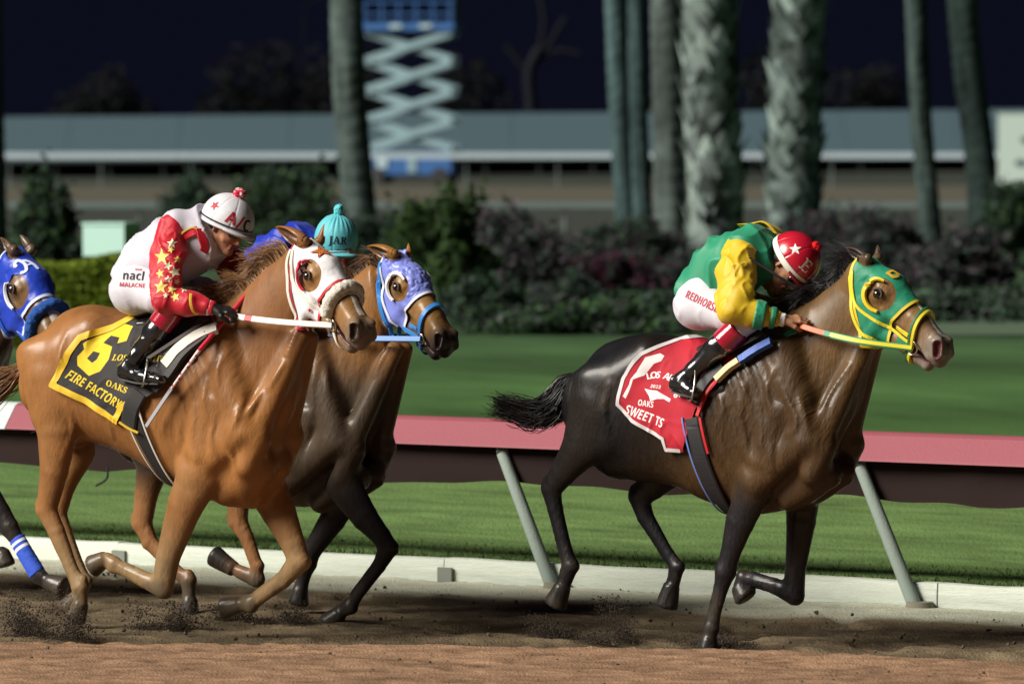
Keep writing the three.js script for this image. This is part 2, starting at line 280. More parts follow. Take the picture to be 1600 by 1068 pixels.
// ---------------------------------------------------------------- the track and its edge
const YAW = 31 * Math.PI / 180, TD = V(Math.cos(YAW), 0, Math.sin(YAW)), TN = V(Math.sin(YAW), 0, -Math.cos(YAW)); // along the track, towards the infield
const K0 = onGround(1080, 931);                                               // foot of the kerb
const TP = (s, n, y = 0) => K0.clone().addScaledVector(TD, s).addScaledVector(TN, n).setY(y);
const sOf = (px, py) => { const p = onGround(px, py).sub(K0); return p.dot(TD); };
const nOf = (x, z) => (x - K0.x) * TN.x + (z - K0.z) * TN.z, sAt = (x, z) => (x - K0.x) * TD.x + (z - K0.z) * TD.z;
const bumpDirt = grain(256, (u, v) => .6 * tileFbm(u, v, 8, 8, 5) + .4 * tileNoise(u, v, 90, 90, 9));
bumpDirt.repeat.set(1.3, 1.3);
const bumpGrass = grain(256, (u, v) => .5 * tileFbm(u, v, 20, 12, 4) + .5 * tileNoise(u, v, 120, 70, 3));
function sheet(x0, x1, z0, z1, dx, dz, fn) { // fn(x, z) -> [y, r, g, b]
  const nx = Math.round((x1 - x0) / dx), nz = Math.round(Math.abs(z1 - z0) / dz), pos = [], col = [], uv = [], idx = [];
  for (let j = 0; j <= nz; j++) for (let i = 0; i <= nx; i++) { const x = lerp(x0, x1, i / nx), z = lerp(z0, z1, j / nz), [y, r, g, b] = fn(x, z); pos.push(x, y, z); col.push(r, g, b); uv.push(x, z); }
  for (let j = 0; j < nz; j++) for (let i = 0; i < nx; i++) { const a = j * (nx + 1) + i, c = a + nx + 1; idx.push(a, c, a + 1, a + 1, c, c + 1); }
  const g = new THREE.BufferGeometry(); g.setAttribute('position', new THREE.Float32BufferAttribute(pos, 3)); g.setAttribute('color', new THREE.Float32BufferAttribute(col, 3)); g.setAttribute('uv', new THREE.Float32BufferAttribute(uv, 2)); g.setIndex(idx); g.computeVertexNormals(); return g;
}
const vcol = (rough, o = {}) => new THREE.MeshPhysicalMaterial({ vertexColors: true, specularIntensity: .25, roughness: rough, side: THREE.DoubleSide, ...o });
struct('ground', (() => { const g = new THREE.PlaneGeometry(1600, 1600); g.rotateX(-Math.PI / 2); g.translate(0, -.12, -300); return g; })(), std(.012, .02, .012, 1));
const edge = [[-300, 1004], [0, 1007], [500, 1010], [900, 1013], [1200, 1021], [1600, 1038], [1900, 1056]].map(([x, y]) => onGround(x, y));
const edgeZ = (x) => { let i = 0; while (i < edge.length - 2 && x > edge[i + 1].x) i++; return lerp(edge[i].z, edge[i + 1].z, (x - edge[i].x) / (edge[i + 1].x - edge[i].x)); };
// hoof pits and loose clods give the track its relief; the lit foreground and the shadow band are painted into its colours
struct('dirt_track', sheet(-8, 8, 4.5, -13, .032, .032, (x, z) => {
  const n = nOf(x, z), s = sAt(x, z), e = z - edgeZ(x) + .10 * fbm(x * 2, z * 6, 1, 3) + .07 * noise(x * 14, z * 20, 3), litFront = smooth(-.08, .09, e), shadeFurrow = Math.exp(-(((e + .16) / .16) ** 2));
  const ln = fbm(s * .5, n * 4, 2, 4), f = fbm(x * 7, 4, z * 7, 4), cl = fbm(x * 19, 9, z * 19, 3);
  let y = (.016 * ln + .012 * f + .008 * cl) * (1 - .2 * litFront) + .02 * litFront - .03 * shadeFurrow;
  const hp = fbm(x * 3.2, 20, z * 3.2, 2); y -= .03 * smooth(.18, .42, hp) * (1 - litFront);
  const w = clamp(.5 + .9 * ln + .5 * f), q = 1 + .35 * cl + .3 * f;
  const st = .92 + .35 * fbm(x * 5, z * 12, 8, 4) - .25 * smooth(.1, .4, fbm(x * 6 + 40, z * 9, 2, 3)); let r = lerp(lerp(.105, .165, w), .30 * st, litFront), g = lerp(lerp(.082, .124, w), .182 * st, litFront), b = lerp(lerp(.052, .076, w), .112 * st, litFront);
  const k = q * (1 - .62 * shadeFurrow * (.8 + .5 * ln)); r *= k; g *= k; b *= k;
  const sand = smooth(-1.0, -.5, n + .45 * fbm(s * 1.1, n * 2.5, 5, 4)); // washed pale sand by the kerb
  if (n > .0) return [-.06, r, g, b];
  y = lerp(y, .012 + .012 * f, sand);
  return [y, lerp(r, .46 * (1 + .3 * f), sand), lerp(g, .47 * (1 + .3 * f), sand), lerp(b, .37 * (1 + .3 * f), sand)];
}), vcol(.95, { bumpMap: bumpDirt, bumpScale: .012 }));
// infield turf: mown stripes; shadow along the kerb and light fading with distance are painted in
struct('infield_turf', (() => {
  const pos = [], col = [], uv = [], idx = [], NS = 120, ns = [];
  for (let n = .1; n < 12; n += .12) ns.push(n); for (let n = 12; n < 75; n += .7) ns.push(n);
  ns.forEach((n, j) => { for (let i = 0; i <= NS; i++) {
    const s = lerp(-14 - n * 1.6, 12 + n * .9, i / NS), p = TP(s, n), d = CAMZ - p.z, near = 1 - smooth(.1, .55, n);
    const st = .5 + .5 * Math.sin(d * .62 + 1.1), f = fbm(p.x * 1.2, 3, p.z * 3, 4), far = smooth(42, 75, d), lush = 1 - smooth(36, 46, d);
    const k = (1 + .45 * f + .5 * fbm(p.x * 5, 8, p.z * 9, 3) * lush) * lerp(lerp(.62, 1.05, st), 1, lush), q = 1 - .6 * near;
    const r = lerp(lerp(.072, .122, lush), .04, far), g = lerp(lerp(.155, .2, lush), .08, far), b = lerp(lerp(.046, .066, lush), .04, far);  // darker far off: floodlight falloff put into the grass colour
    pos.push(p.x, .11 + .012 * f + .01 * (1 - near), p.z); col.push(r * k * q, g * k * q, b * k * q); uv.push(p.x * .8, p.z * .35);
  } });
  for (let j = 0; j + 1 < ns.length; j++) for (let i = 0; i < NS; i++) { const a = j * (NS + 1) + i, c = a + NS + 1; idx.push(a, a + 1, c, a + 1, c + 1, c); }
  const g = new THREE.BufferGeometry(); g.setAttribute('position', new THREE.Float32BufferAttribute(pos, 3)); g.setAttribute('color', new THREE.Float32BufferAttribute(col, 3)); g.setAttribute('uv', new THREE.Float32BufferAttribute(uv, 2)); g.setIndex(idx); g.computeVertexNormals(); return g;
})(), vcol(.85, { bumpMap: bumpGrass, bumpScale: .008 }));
{ // short blades of the nearer turf
  const N = 16000, g = new THREE.BufferGeometry();
  g.setAttribute('position', new THREE.Float32BufferAttribute([-.006, 0, 0, .006, 0, 0, .002, .055, .012], 3)); g.setAttribute('normal', new THREE.Float32BufferAttribute([0, .8, .6, 0, .8, .6, 0, .8, .6], 3)); g.setAttribute('uv', new THREE.Float32BufferAttribute([0, 0, 1, 0, .5, 1], 2));
  const im = new THREE.InstancedMesh(g, phys(1, 1, 1, .9, { transmission: .4, thickness: 0, specularIntensity: .15 }), N), M = new THREE.Matrix4(), Q = new THREE.Quaternion(), c = new THREE.Color(); seed = 11;
  for (let i = 0; i < N; i++) {
    const n = .1 + 1.3 * Math.pow(rnd(), 1.8), p = TP(rr(-9, 5), n, .112), k = rr(.8, 1.15), e = n < .4 ? .45 : 1;  // blades next to the kerb darkened to carry its painted shadow
    Q.setFromEuler(new THREE.Euler(rr(-.5, .5), rr(0, 6.3), rr(-.5, .5))); const sc = rr(.5, 1.1);
    im.setMatrixAt(i, M.compose(p, Q, V(sc, sc * (n < .3 ? 1.0 : .5), sc))); im.setColorAt(i, c.setRGB(.135 * k * e, .23 * k * e, .055 * k * e));
  }
  im.name = 'grass'; im.userData = { label: 'short green grass blades of the turf strip behind the white kerb', category: 'grass', kind: 'stuff' }; scene.add(im);
}
struct('far_track', (() => { const g = new THREE.PlaneGeometry(700, 62); g.rotateX(-Math.PI / 2); g.translate(0, -.05, CAMZ - 217); return g; })(), std(.062, .058, .038, 1));
struct('path', (() => { const a = groundAt(1380, 68), b = groundAt(1760, 66), s = new THREE.PlaneGeometry(a.distanceTo(b), 4.5); s.rotateX(-Math.PI / 2); s.translate((a.x + b.x) / 2, .135, (a.z + b.z) / 2); return s; })(), std(.06, .1, .06, .9));

// ---------------------------------------------------------------- kerb
{
  const K = new THREE.Group(); K.name = 'kerb'; K.userData.kind = 'structure'; scene.add(K);
  const tex = grain(256, (u, v) => .72 + .28 * tileFbm(u, v, 4, 10, 5) - .35 * Math.max(0, tileFbm(u, v, 6, 3, 4) - .55));
  const white = std(.76, .83, .73, .8, { map: tex, bumpMap: bumpDirt, bumpScale: .004 }), grey = std(.2, .22, .19, .9);
  const cuts = [-9.5, -7.4, sOf(205, 880) , sOf(680, 912), sOf(1050, 930), sOf(1458, 953), 3.6, 5.6]; seed = 5;
  for (let i = 0; i + 1 < cuts.length; i++) {
    const L = cuts[i + 1] - cuts[i] - .007, g = new THREE.BoxGeometry(L, .2, .1, 24, 3, 1), P = g.attributes.position;
    for (let j = 0; j < P.count; j++) { const x = P.getX(j); if (P.getY(j) > .09) { P.setY(j, .1 - .004 + .006 * noise(x * 3 + i * 9, 1, 1)); P.setZ(j, P.getZ(j) * .86); } P.setZ(j, P.getZ(j) + .006 * noise(x * 1.5, i * 3, 4)); }
    g.computeVertexNormals();
    const m = part(numbered('kerb_block'), g, white, K); const c = TP((cuts[i] + cuts[i + 1]) / 2, .052, .048 + rr(-.006, .006)); m.position.copy(c); m.rotation.y = -YAW + rr(-.004, .004);
    if (i > 1 && i < 4) { const b = part(numbered('kerb_bracket'), bx(.1, .11, .02), grey, K); b.position.copy(TP(cuts[i] + .02, -.012, .04)); b.rotation.y = -YAW; }
  }
}
// ---------------------------------------------------------------- running rail
{
  const R = thing('running_rail', 'long pink topped running rail with black skirt behind the horses', 'rail');
  const pink = std(.27, .066, .088, .7, { bumpMap: bumpDirt, bumpScale: .002 }), white = std(.55, .62, .6, .55), post = std(.27, .33, .295, .8, { bumpMap: bumpDirt, bumpScale: .004 }), black = std(.012, .009, .011, .9), net = phys(.006, .006, .008, 1, { specularIntensity: .1 });
  const prof = [[.26, .99], [.14, 1.0], [.09, .995], [.06, .98], [-.05, .85], [-.055, .838], [-.045, .835], [.06, .965], [.09, .98], [.14, .985], [.26, .975]];
  const edges = [-10, -8, -6.6, sOf(40, 871), sOf(470, 896), -2.2, sOf(1210, 939), 2.2, 4.2, 6];
  for (let i = 0; i + 1 < edges.length; i++) {
    const sh = new THREE.Shape(prof.map(([n, y]) => new THREE.Vector2(n, y))), g = new THREE.ExtrudeGeometry(sh, { depth: edges[i + 1] - edges[i] - .006, bevelEnabled: false }), P = g.attributes.position;
    for (let j = 0; j < P.count; j++) { const p = TP(edges[i] + P.getZ(j), P.getX(j), P.getY(j)); P.setXYZ(j, p.x, p.y, p.z); }
    g.computeVertexNormals(); part('rail_cover', g, i < 3 ? white : pink, R, i < 3 ? 'white rail cover' : undefined);
  }
  const strip = (y0f, y1f, n0, mat, name) => { const pos = [], idx = [], N = 420; for (let i = 0; i <= N; i++) { const s = lerp(-10, 6, i / N); for (let k = 0; k <= 4; k++) { const t = k / 4, p = TP(s, n0 + .03 * fbm(s * 1.6, t * 1.2, 7, 3) + .02 * t, lerp(y0f(s), y1f(s), t)); pos.push(p.x, p.y, p.z); } } for (let i = 0; i < N; i++) for (let k = 0; k < 4; k++) { const a = i * 5 + k; idx.push(a, a + 5, a + 1, a + 1, a + 5, a + 6); } const g = new THREE.BufferGeometry(); g.setAttribute('position', new THREE.Float32BufferAttribute(pos, 3)); g.setIndex(idx); g.computeVertexNormals(); g.setAttribute('uv', new THREE.Float32BufferAttribute(new Float32Array(pos.length / 3 * 2), 2)); return part(name, g, mat, R); };
  strip(() => .9, (s) => .585 + .035 * Math.abs(Math.sin(s * 1.55 + .3)) + .012 * noise(s * 3, 1, 8), .03, phys(.03, .02, .019, 1, { specularIntensity: .1 }), 'skirt');
  for (const [px, py] of [[885, 919], [1437, 952], [-215, 852], [2000, 985]]) {
    const s = sOf(px, py), a = TP(s, -.06, -.05), b = TP(s - .42, .01, .80), g = [];
    g.push(rod(a, b, .042, .036, 12), rod(b, TP(s - .46, .07, .9), .036, .03, 12));
    part('post', join(g), post, R); part('post_foot', (() => { const f = new THREE.CylinderGeometry(.075, .09, .05, 14); f.translate(a.x, .02, a.z); return f; })(), std(.2, .19, .14, .9), R);
  }
  part('hook', tube([TP(sOf(190, 880), -.03, .62), TP(sOf(190, 880) + .01, -.05, .55), TP(sOf(183, 880) - .05, -.05, .5)], .007, 12, 6), black, R);
}

// ---------------------------------------------------------------- leaves
function leaves(n, fn) { // fn(i) -> {p, s, c, up}; flat leaf pairs of four triangles
  const pos = [], nor = [], col = [], idx = [];
  for (let i = 0; i < n; i++) {
    const { p, s, c, l = 1.6 } = fn(i); const a = V(rr(-1, 1), rr(-1, 1), rr(-1, 1)).normalize(), b = V(rr(-1, 1), rr(-1, 1), rr(-1, 1)).cross(a).normalize(), q = a.clone().cross(b), o = pos.length / 3;
    for (const [u, v, w] of [[-1, 0, 0], [0, -.5, .15], [1, 0, 0], [0, .5, .15]]) { const t = p.clone().addScaledVector(a, u * s * l / 2).addScaledVector(b, v * s).addScaledVector(q, w * s); pos.push(t.x, t.y, t.z); nor.push(q.x, q.y, q.z); col.push(...c); }
    idx.push(o, o + 1, o + 3, o + 1, o + 2, o + 3);
  }
  const g = new THREE.BufferGeometry(); g.setAttribute('position', new THREE.Float32BufferAttribute(pos, 3)); g.setAttribute('normal', new THREE.Float32BufferAttribute(nor, 3)); g.setAttribute('color', new THREE.Float32BufferAttribute(col, 3)); g.setIndex(idx); return g;
}
const leafMat = new THREE.MeshPhysicalMaterial({ vertexColors: true, roughness: .9, specularIntensity: .2, transmission: .45, thickness: 0, side: THREE.DoubleSide });
function bush(name, label, cat, px, d, top, wPx, depth, c, o = {}) { // stands on the ground at depth d, top at pixel row top
  const G = groundAt(px, d), H = at(px, top, d).y, rx = wPx * .6 * d / FPX, { n = 2600, s = .085, lump = .5, group, stems = 7, seedv = px } = o; seed = seedv * 7 + 3;
  const t = thing(name, label, cat, [G.x, 0, G.z], 0, group), off = rnd() * 50;
  part('foliage', leaves(Math.round(n * 1.55), () => {
    const a = rr(0, 6.283), u = rr(-.45, 1), r = Math.sqrt(Math.max(0, 1 - u * u)), dir = V(Math.cos(a) * r, u, Math.sin(a) * r);
    const R = (rnd() < .1 ? rr(1, 1.35) : 1) * (.72 + lump * fbm(dir.x * 2.3 + off, dir.y * 2.3, dir.z * 2.3, 3)) * Math.pow(rnd(), .22), y0 = H * .42, p = V(dir.x * rx * R * 1.15, y0 + dir.y * (u > 0 ? H - y0 : y0) * R * 1.2, dir.z * depth * R);
    const k = (.55 + .9 * rnd()) * (1 + .7 * fbm(p.x * 1.3 + off, p.y * 1.3, p.z * 1.3, 2)), cc = c[Math.min(c.length - 1, Math.floor(rnd() * c.length))];
    return { p, s: s * rr(.6, 1.3), c: [cc[0] * k, cc[1] * k, cc[2] * k] };
  }), leafMat, t);
  part('stems', join(Array.from({ length: stems }, () => rod(V(rr(-.2, .2) * rx, 0, rr(-.2, .2) * depth), V(rr(-.7, .7) * rx, H * rr(.5, .9), rr(-.6, .6) * depth), .035, .012, 5))), std(.05, .04, .03, .9), t);
  return t;
}
const G1 = [.04, .085, .028], G2 = [.045, .088, .052], G3 = [.055, .105, .028], PU = [.075, .055, .075], PD = [.11, .026, .06], GY = [.08, .095, .09], DK = [.04, .062, .054];
// trimmed bright hedge at the left
{
  const d = 62, a = groundAt(-60, d), b = groundAt(345, d), H = at(0, 402, d).y, L = a.distanceTo(b); seed = 21;
  const t = thing('hedge', 'low clipped yellow green hedge behind the chestnut horse at the left', 'hedge', [(a.x + b.x) / 2, 0, a.z]);
  const top = (x) => (H - .05) * (1 - .5 * Math.pow(Math.abs(x / L * 2), 5)) - .12 * smooth(.1, .5, x / L) + .05 * Math.sin(x * 2.1) + .03 * Math.sin(x * 5.3);
  part('core', (() => { const g = new THREE.BoxGeometry(L * .985, 1, 1.3, 40, 8, 8), P = g.attributes.position; for (let i = 0; i < P.count; i++) { const x = P.getX(i), y = P.getY(i) + .5, r = 1 - Math.pow(y, 6) * .12; P.setXYZ(i, x, y * (top(x) - .06), P.getZ(i) * r); } g.computeVertexNormals(); return g; })(), std(.04, .07, .012, .95), t);
  part('foliage', leaves(16000, () => { const x = rr(-.5, .5) * L, f = rnd(), y = f < .5 ? rr(.1, 1) : 1, z = f < .5 ? .66 : rr(-.66, .66), k = rr(.6, 1.35); return { p: V(x, y * top(x) + rr(-.05, .03), z + rr(-.05, .05)), s: .055, c: [.21 * k, .29 * k, .03 * k] }; }), leafMat, t);
}
bush('shrub', 'bright green leafy shrub column between the rear jockeys and the palm trunks', 'shrub', 700, 74, 292, 130, 1.0, [G1, G3, G1], { n: 3200, lump: .8 });
bush('conifer_shrub', 'dark green upright shrub left of the pale box', 'shrub', 68, 80, 272, 100, .9, [G2, DK, G1], { n: 3200, lump: .4 });
bush('shrub', 'dark green tall shrub behind the white and red capped jockey', 'shrub', 300, 96, 262, 90, 1.1, [DK, G2], { n: 2400 });
bush('shrub', 'broad dark green shrub behind the turquoise cap, left of the leaning palm', 'shrub', 440, 92, 262, 170, 1.6, [G2, DK, G1], { n: 4200, lump: .7 });
bush('shrub', 'dark shrub at the foot of the leaning palm', 'shrub', 590, 90, 335, 120, 1.3, [DK, G2], { n: 2600 });
bush('shrub', 'grey purple spreading shrub right of the bright green column', 'shrub', 810, 78, 335, 150, 1.3, [PU, GY, DK], { n: 3600, lump: .8 });
bush('shrub', 'low dark green plant in front of the grey purple shrub', 'shrub', 760, 68, 425, 120, .8, [DK, G2], { n: 1800, s: .08 });
bush('shrub', 'deep wine red shrub behind the tail of the leading horse', 'shrub', 955, 80, 392, 150, 1.1, [PD, PU, DK], { n: 3000 });
bush('shrub', 'dusty grey leaved shrub beside the wine red shrub', 'shrub', 885, 72, 430, 110, .9, [GY, G2, DK], { n: 2200, s: .08 });
bush('shrub', 'dark shrub under the pair of thin palms', 'shrub', 985, 92, 345, 170, 1.5, [DK, PU, G2], { n: 3400 });
bush('shrub', 'wide blackish purple shrub behind the green and yellow jockey', 'shrub', 1090, 84, 395, 150, 1.2, [PU, DK], { n: 3000 });
bush('shrub', 'dark shrub behind the red cap, at the foot of the shaggy palms', 'shrub', 1275, 88, 335, 120, 1.2, [DK, PU], { n: 3000 });
bush('shrub', 'big dark purple shrub above the green hooded horse head', 'shrub', 1370, 84, 338, 150, 1.5, [PU, DK, DK], { n: 4000, lump: .6 });
bush('shrub', 'grey violet shrub right of the green hooded horse head', 'shrub', 1490, 78, 362, 170, 1.4, [GY, PU, DK], { n: 4000, lump: .7 });
bush('shrub', 'dark green shrub at the right edge under the white board', 'shrub', 1585, 96, 292, 110, 1.4, [G2, G1, DK], { n: 3200, lump: .7 });
bush('ground_cover', 'low dark ground cover behind the leading horse head', 'ground cover', 1420, 70, 458, 420, 1.6, [G2, G2, GY], { n: 3600, s: .08, lump: 1.1 });
bush('ground_cover', 'low grey green ground cover below the wine red shrub', 'ground cover', 880, 66, 470, 330, 1.3, [G2, G1, GY], { n: 3000, s: .08, lump: 1.1 });
bush('ground_cover', 'low dark ground cover behind the rump of the leading horse', 'ground cover', 1120, 70, 455, 260, 1.3, [G2, G2, DK], { n: 2400, s: .08, lump: 1.1 });

// ---------------------------------------------------------------- palms
const bark = grain(256, (u, v) => .25 + .5 * tileFbm(u, v, 3, 24, 4) + .25 * tileNoise(u, v, 5, 60, 2));
function palm(label, d, pts, wPx, rough, group, c = [.1, .145, .145]) { // pts: pixel points of the axis from the top of the frame down
  const t = thing('palm_tree', label, 'palm tree', [0, 0, 0], 0, group), ax = pts.map(([x, y]) => at(x, y, d)), top = ax[0], nxt = ax[1], dir = top.clone().sub(nxt).normalize(), r = wPx / 2 * d / FPX;
  const base = ax[ax.length - 1].clone(); base.y = -.1; const base0 = base.clone(), B = groundAt(pts[pts.length - 1][0], d); t.position.copy(B);
  const path = [base, ...ax.slice(0, -1).reverse().filter((p) => p.y > .6), top.clone().addScaledVector(dir, 3), top.clone().addScaledVector(dir, 7)].map((p) => p.clone().sub(B));
  const c3 = new THREE.CatmullRomCurve3(path, false, 'centripetal'), NV = 220, NU = 22, pos = [], idx = [], col = [], uv = []; seed = Math.round(wPx * 31 + pts[0][0]);
  const o = rnd() * 40, fr = c3.computeFrenetFrames(NV, false);
  for (let j = 0; j <= NV; j++) { const p = c3.getPoint(j / NV); for (let i = 0; i <= NU; i++) { const a = i / NU * 6.2832, ring = rough ? .12 * noise(Math.cos(a) * 2 + o, p.y * 3.4, Math.sin(a) * 2) : .022 * Math.sin(p.y * 21 + 5 * noise(Math.cos(a) + o, p.y * .6, Math.sin(a))), k = r * (1.0 + ring + .05 * noise(Math.cos(a) * 1.5 + o, p.y * .7, Math.sin(a) * 1.5)) * (1 + .22 * Math.exp(-Math.max(p.y, 0) * 1.3));
      pos.push(p.x + Math.cos(a) * k, p.y, p.z + Math.sin(a) * k); const q = (.85 + 1.1 * fbm(Math.cos(a) * 2.5 + o, p.y * 1.7, Math.sin(a) * 2.5, 3)) * (.85 + .5 * noise(o, p.y * 1.2, 5) * .4); col.push(c[0] * q, c[1] * q, c[2] * q); uv.push(i / NU * 2, p.y * .5); } }
  for (let j = 0; j < NV; j++) for (let i = 0; i < NU; i++) { const a = j * (NU + 1) + i, e = a + NU + 1; idx.push(a, e, a + 1, a + 1, e, e + 1); }
  const g = new THREE.BufferGeometry(); g.setAttribute('position', new THREE.Float32BufferAttribute(pos, 3)); g.setAttribute('color', new THREE.Float32BufferAttribute(col, 3)); g.setAttribute('uv', new THREE.Float32BufferAttribute(uv, 2)); g.setIndex(idx); g.computeVertexNormals();
  part('trunk', g, vcol(.9, { bumpMap: bark, bumpScale: .03 }), t);
  if (rough) { // old leaf bases, split and sticking out
    const bp = [], bi = [], bc = [];
    for (let i = 0; i < 240; i++) { const f = i / 240, p = c3.getPoint(f * .8), a = i * 2.4 + rr(-.2, .2), n = V(Math.cos(a), 0, Math.sin(a)), w = V(-n.z, 0, n.x), q = p.clone().addScaledVector(n, r * .93), L = rr(.3, .75), ho = bp.length / 3, k = rr(.35, 1.7) ** 1.3, out = rr(.06, .34) * (1 - .4 * f);
      const tip = q.clone().addScaledVector(n, out).add(V(0, L * .55, 0)).addScaledVector(w, rr(-.06, .06));
      for (const v of [q.clone().addScaledVector(w, -.24).add(V(0, -.14, 0)), q.clone().addScaledVector(w, .24).add(V(0, -.14, 0)), tip.clone().addScaledVector(w, -.03), tip.clone().addScaledVector(w, .03), q.clone().addScaledVector(n, .05).add(V(0, -.03, 0))]) { bp.push(v.x, v.y, v.z); bc.push(c[0] * 1.15 * k, c[1] * 1.15 * k, c[2] * 1.1 * k); }
      bi.push(ho, ho + 1, ho + 4, ho, ho + 4, ho + 2, ho + 4, ho + 1, ho + 3, ho + 4, ho + 3, ho + 2); }
    const b = new THREE.BufferGeometry(); b.setAttribute('position', new THREE.Float32BufferAttribute(bp, 3)); b.setAttribute('color', new THREE.Float32BufferAttribute(bc, 3)); b.setIndex(bi); const f = b.toNonIndexed(); f.computeVertexNormals();
    const m = part('leaf_bases', f, vcol(.85), t); m.userData.kind = 'stuff';
  }
  // crown above the frame
  const ct = c3.getPoint(1), fronds = []; for (let i = 0; i < 26; i++) { const a = rr(0, 6.3), e = rr(-.4, 1.1), L = rr(1.6, 2.3), p1 = ct.clone().add(V(Math.cos(a) * L * .6, L * .5 * e + .2, Math.sin(a) * L * .6)), p2 = ct.clone().add(V(Math.cos(a) * L, L * (e * .5 - .35), Math.sin(a) * L)); fronds.push(ribbon(curve([ct, p1, p2], 6), Array(7).fill(V(0, 1, 0)), (u) => .06 + .5 * Math.sin(u * 3) * u, .01)); }
  part('crown', join(fronds), std(.03, .05, .018, .7), t);
  return t;
}
palm('leaning palm trunk standing before the blue scissor lift', 96, [[541, -10], [545, 120], [552, 220], [562, 340], [566, 420]], 52, false, undefined, [.075, .105, .1]);
palm('left trunk of the thin palm pair in the middle', 104, [[961, -10], [968, 160], [978, 330], [984, 420]], 34, false, undefined, [.07, .12, .125]);
palm('right trunk of the thin palm pair in the middle', 100, [[995, -10], [997, 160], [1004, 330], [1008, 420]], 30, false, undefined, [.07, .12, .125]);
palm('smooth palm trunk between the thin pair and the shaggy trunk', 98, [[1040, -10], [1044, 160], [1048, 330], [1052, 430]], 50, false, undefined, [.11, .142, .135]);
palm('shaggy pale palm trunk directly above the green jockey', 94, [[1108, -10], [1110, 150], [1118, 300], [1120, 440]], 80, true, undefined, [.15, .19, .185]);
palm('shaggy palm trunk right of the one above the green jockey', 97, [[1249, -10], [1244, 150], [1240, 300], [1242, 430]], 76, true, undefined, [.125, .165, .16]);
palm('thin leaning palm trunk left of the last trunk at the right', 104, [[1431, -10], [1438, 160], [1452, 330], [1458, 410]], 34, false, undefined, [.07, .105, .1]);
palm('leaning palm trunk nearest the white board at the right', 98, [[1503, -10], [1515, 120], [1532, 250], [1544, 400]], 48, false, undefined, [.09, .14, .135]);
palm('palm trunk cut by the left edge of the picture', 98, [[-22, -10], [-20, 160], [-16, 330], [-14, 430]], 50, false, undefined, [.075, .11, .105]);

// ---------------------------------------------------------------- pale box, far rails, barn, lift, board, bare tree
{
  const d = 60.6, p = groundAt(152, d), y1 = at(152, 356, d).y, w = 75 * d / FPX, t = thing('equipment_box', 'pale teal box on a post standing behind the bright hedge', 'box', [p.x, 0, p.z - 2], -.4), m = std(.42, .66, .6, .6), h = 50 * d / FPX;
  part('body', bx(w, h, .4, 0, y1 - h / 2), m, t); part('lid', bx(w + .03, .03, .43, 0, y1 + .015), m, t); part('stand', bx(.12, y1 - h, .12, 0, (y1 - h) / 2), std(.1, .12, .12), t);
}
{
  const rail = (label, d, py, th, c, n, gap) => { const h = at(800, py, d).y, t = thing('track_rail', label, 'rail', [0, 0, CAMZ - d]); const W = 1000 * d / FPX; for (let x = -W; x < W; x += W / 4) part('beam', bx(W / 4 - .02, th, th * .8, x + W / 8, h), c, t); const m = std(.14, .18, .18, .7); for (let i = 0; i < n; i++) part('post', rod(V(lerp(-W, W, (i + .5) / n), 0, -.1), V(lerp(-W, W, (i + .5) / n), h - th * .4, -.06), .05, .04, 6), m, t); };
  rail('white upper rail of the far track, along the foot of the roof', 236, 243, .27, std(.55, .68, .76, .5), 14);
  rail('dimmer white inner rail of the far track', 132, 320, .15, std(.17, .23, .23, .5), 12);
}
{
  const d = 300, t = thing('barn', 'long low barn with plain grey blue roof beyond the far track', 'barn', [0, 0, CAMZ - d]), W = 78;
  const yt = at(800, 176, d).y, ye = at(800, 246, d).y, _ = (t.rotation.z = .0075), roofM = std(.052, .09, .112, .6, { bumpMap: bark, bumpScale: .01 });
  for (let i = 0; i < 24; i++) { const x = lerp(-W, W, (i + .5) / 24), w = 2 * W / 24 - .03, g = bx(w, .06, 6.2, 0, 0, 0); g.rotateX(Math.atan2(yt - ye, 5.8)); g.translate(x, (yt + ye) / 2 + .003 * (i % 2), 0); part('roof_sheet', g, roofM, t); }
  part('wall', bx(2 * W, ye - .1, .2, 0, (ye - .1) / 2, -3), std(.012, .018, .02, .9), t);
  for (let i = 0; i < 50; i++) part('post', bx(.14, ye - .05, .14, lerp(-W, W, (i + .5) / 50), (ye - .05) / 2, 2.4), std(.03, .045, .045, .8), t);
}
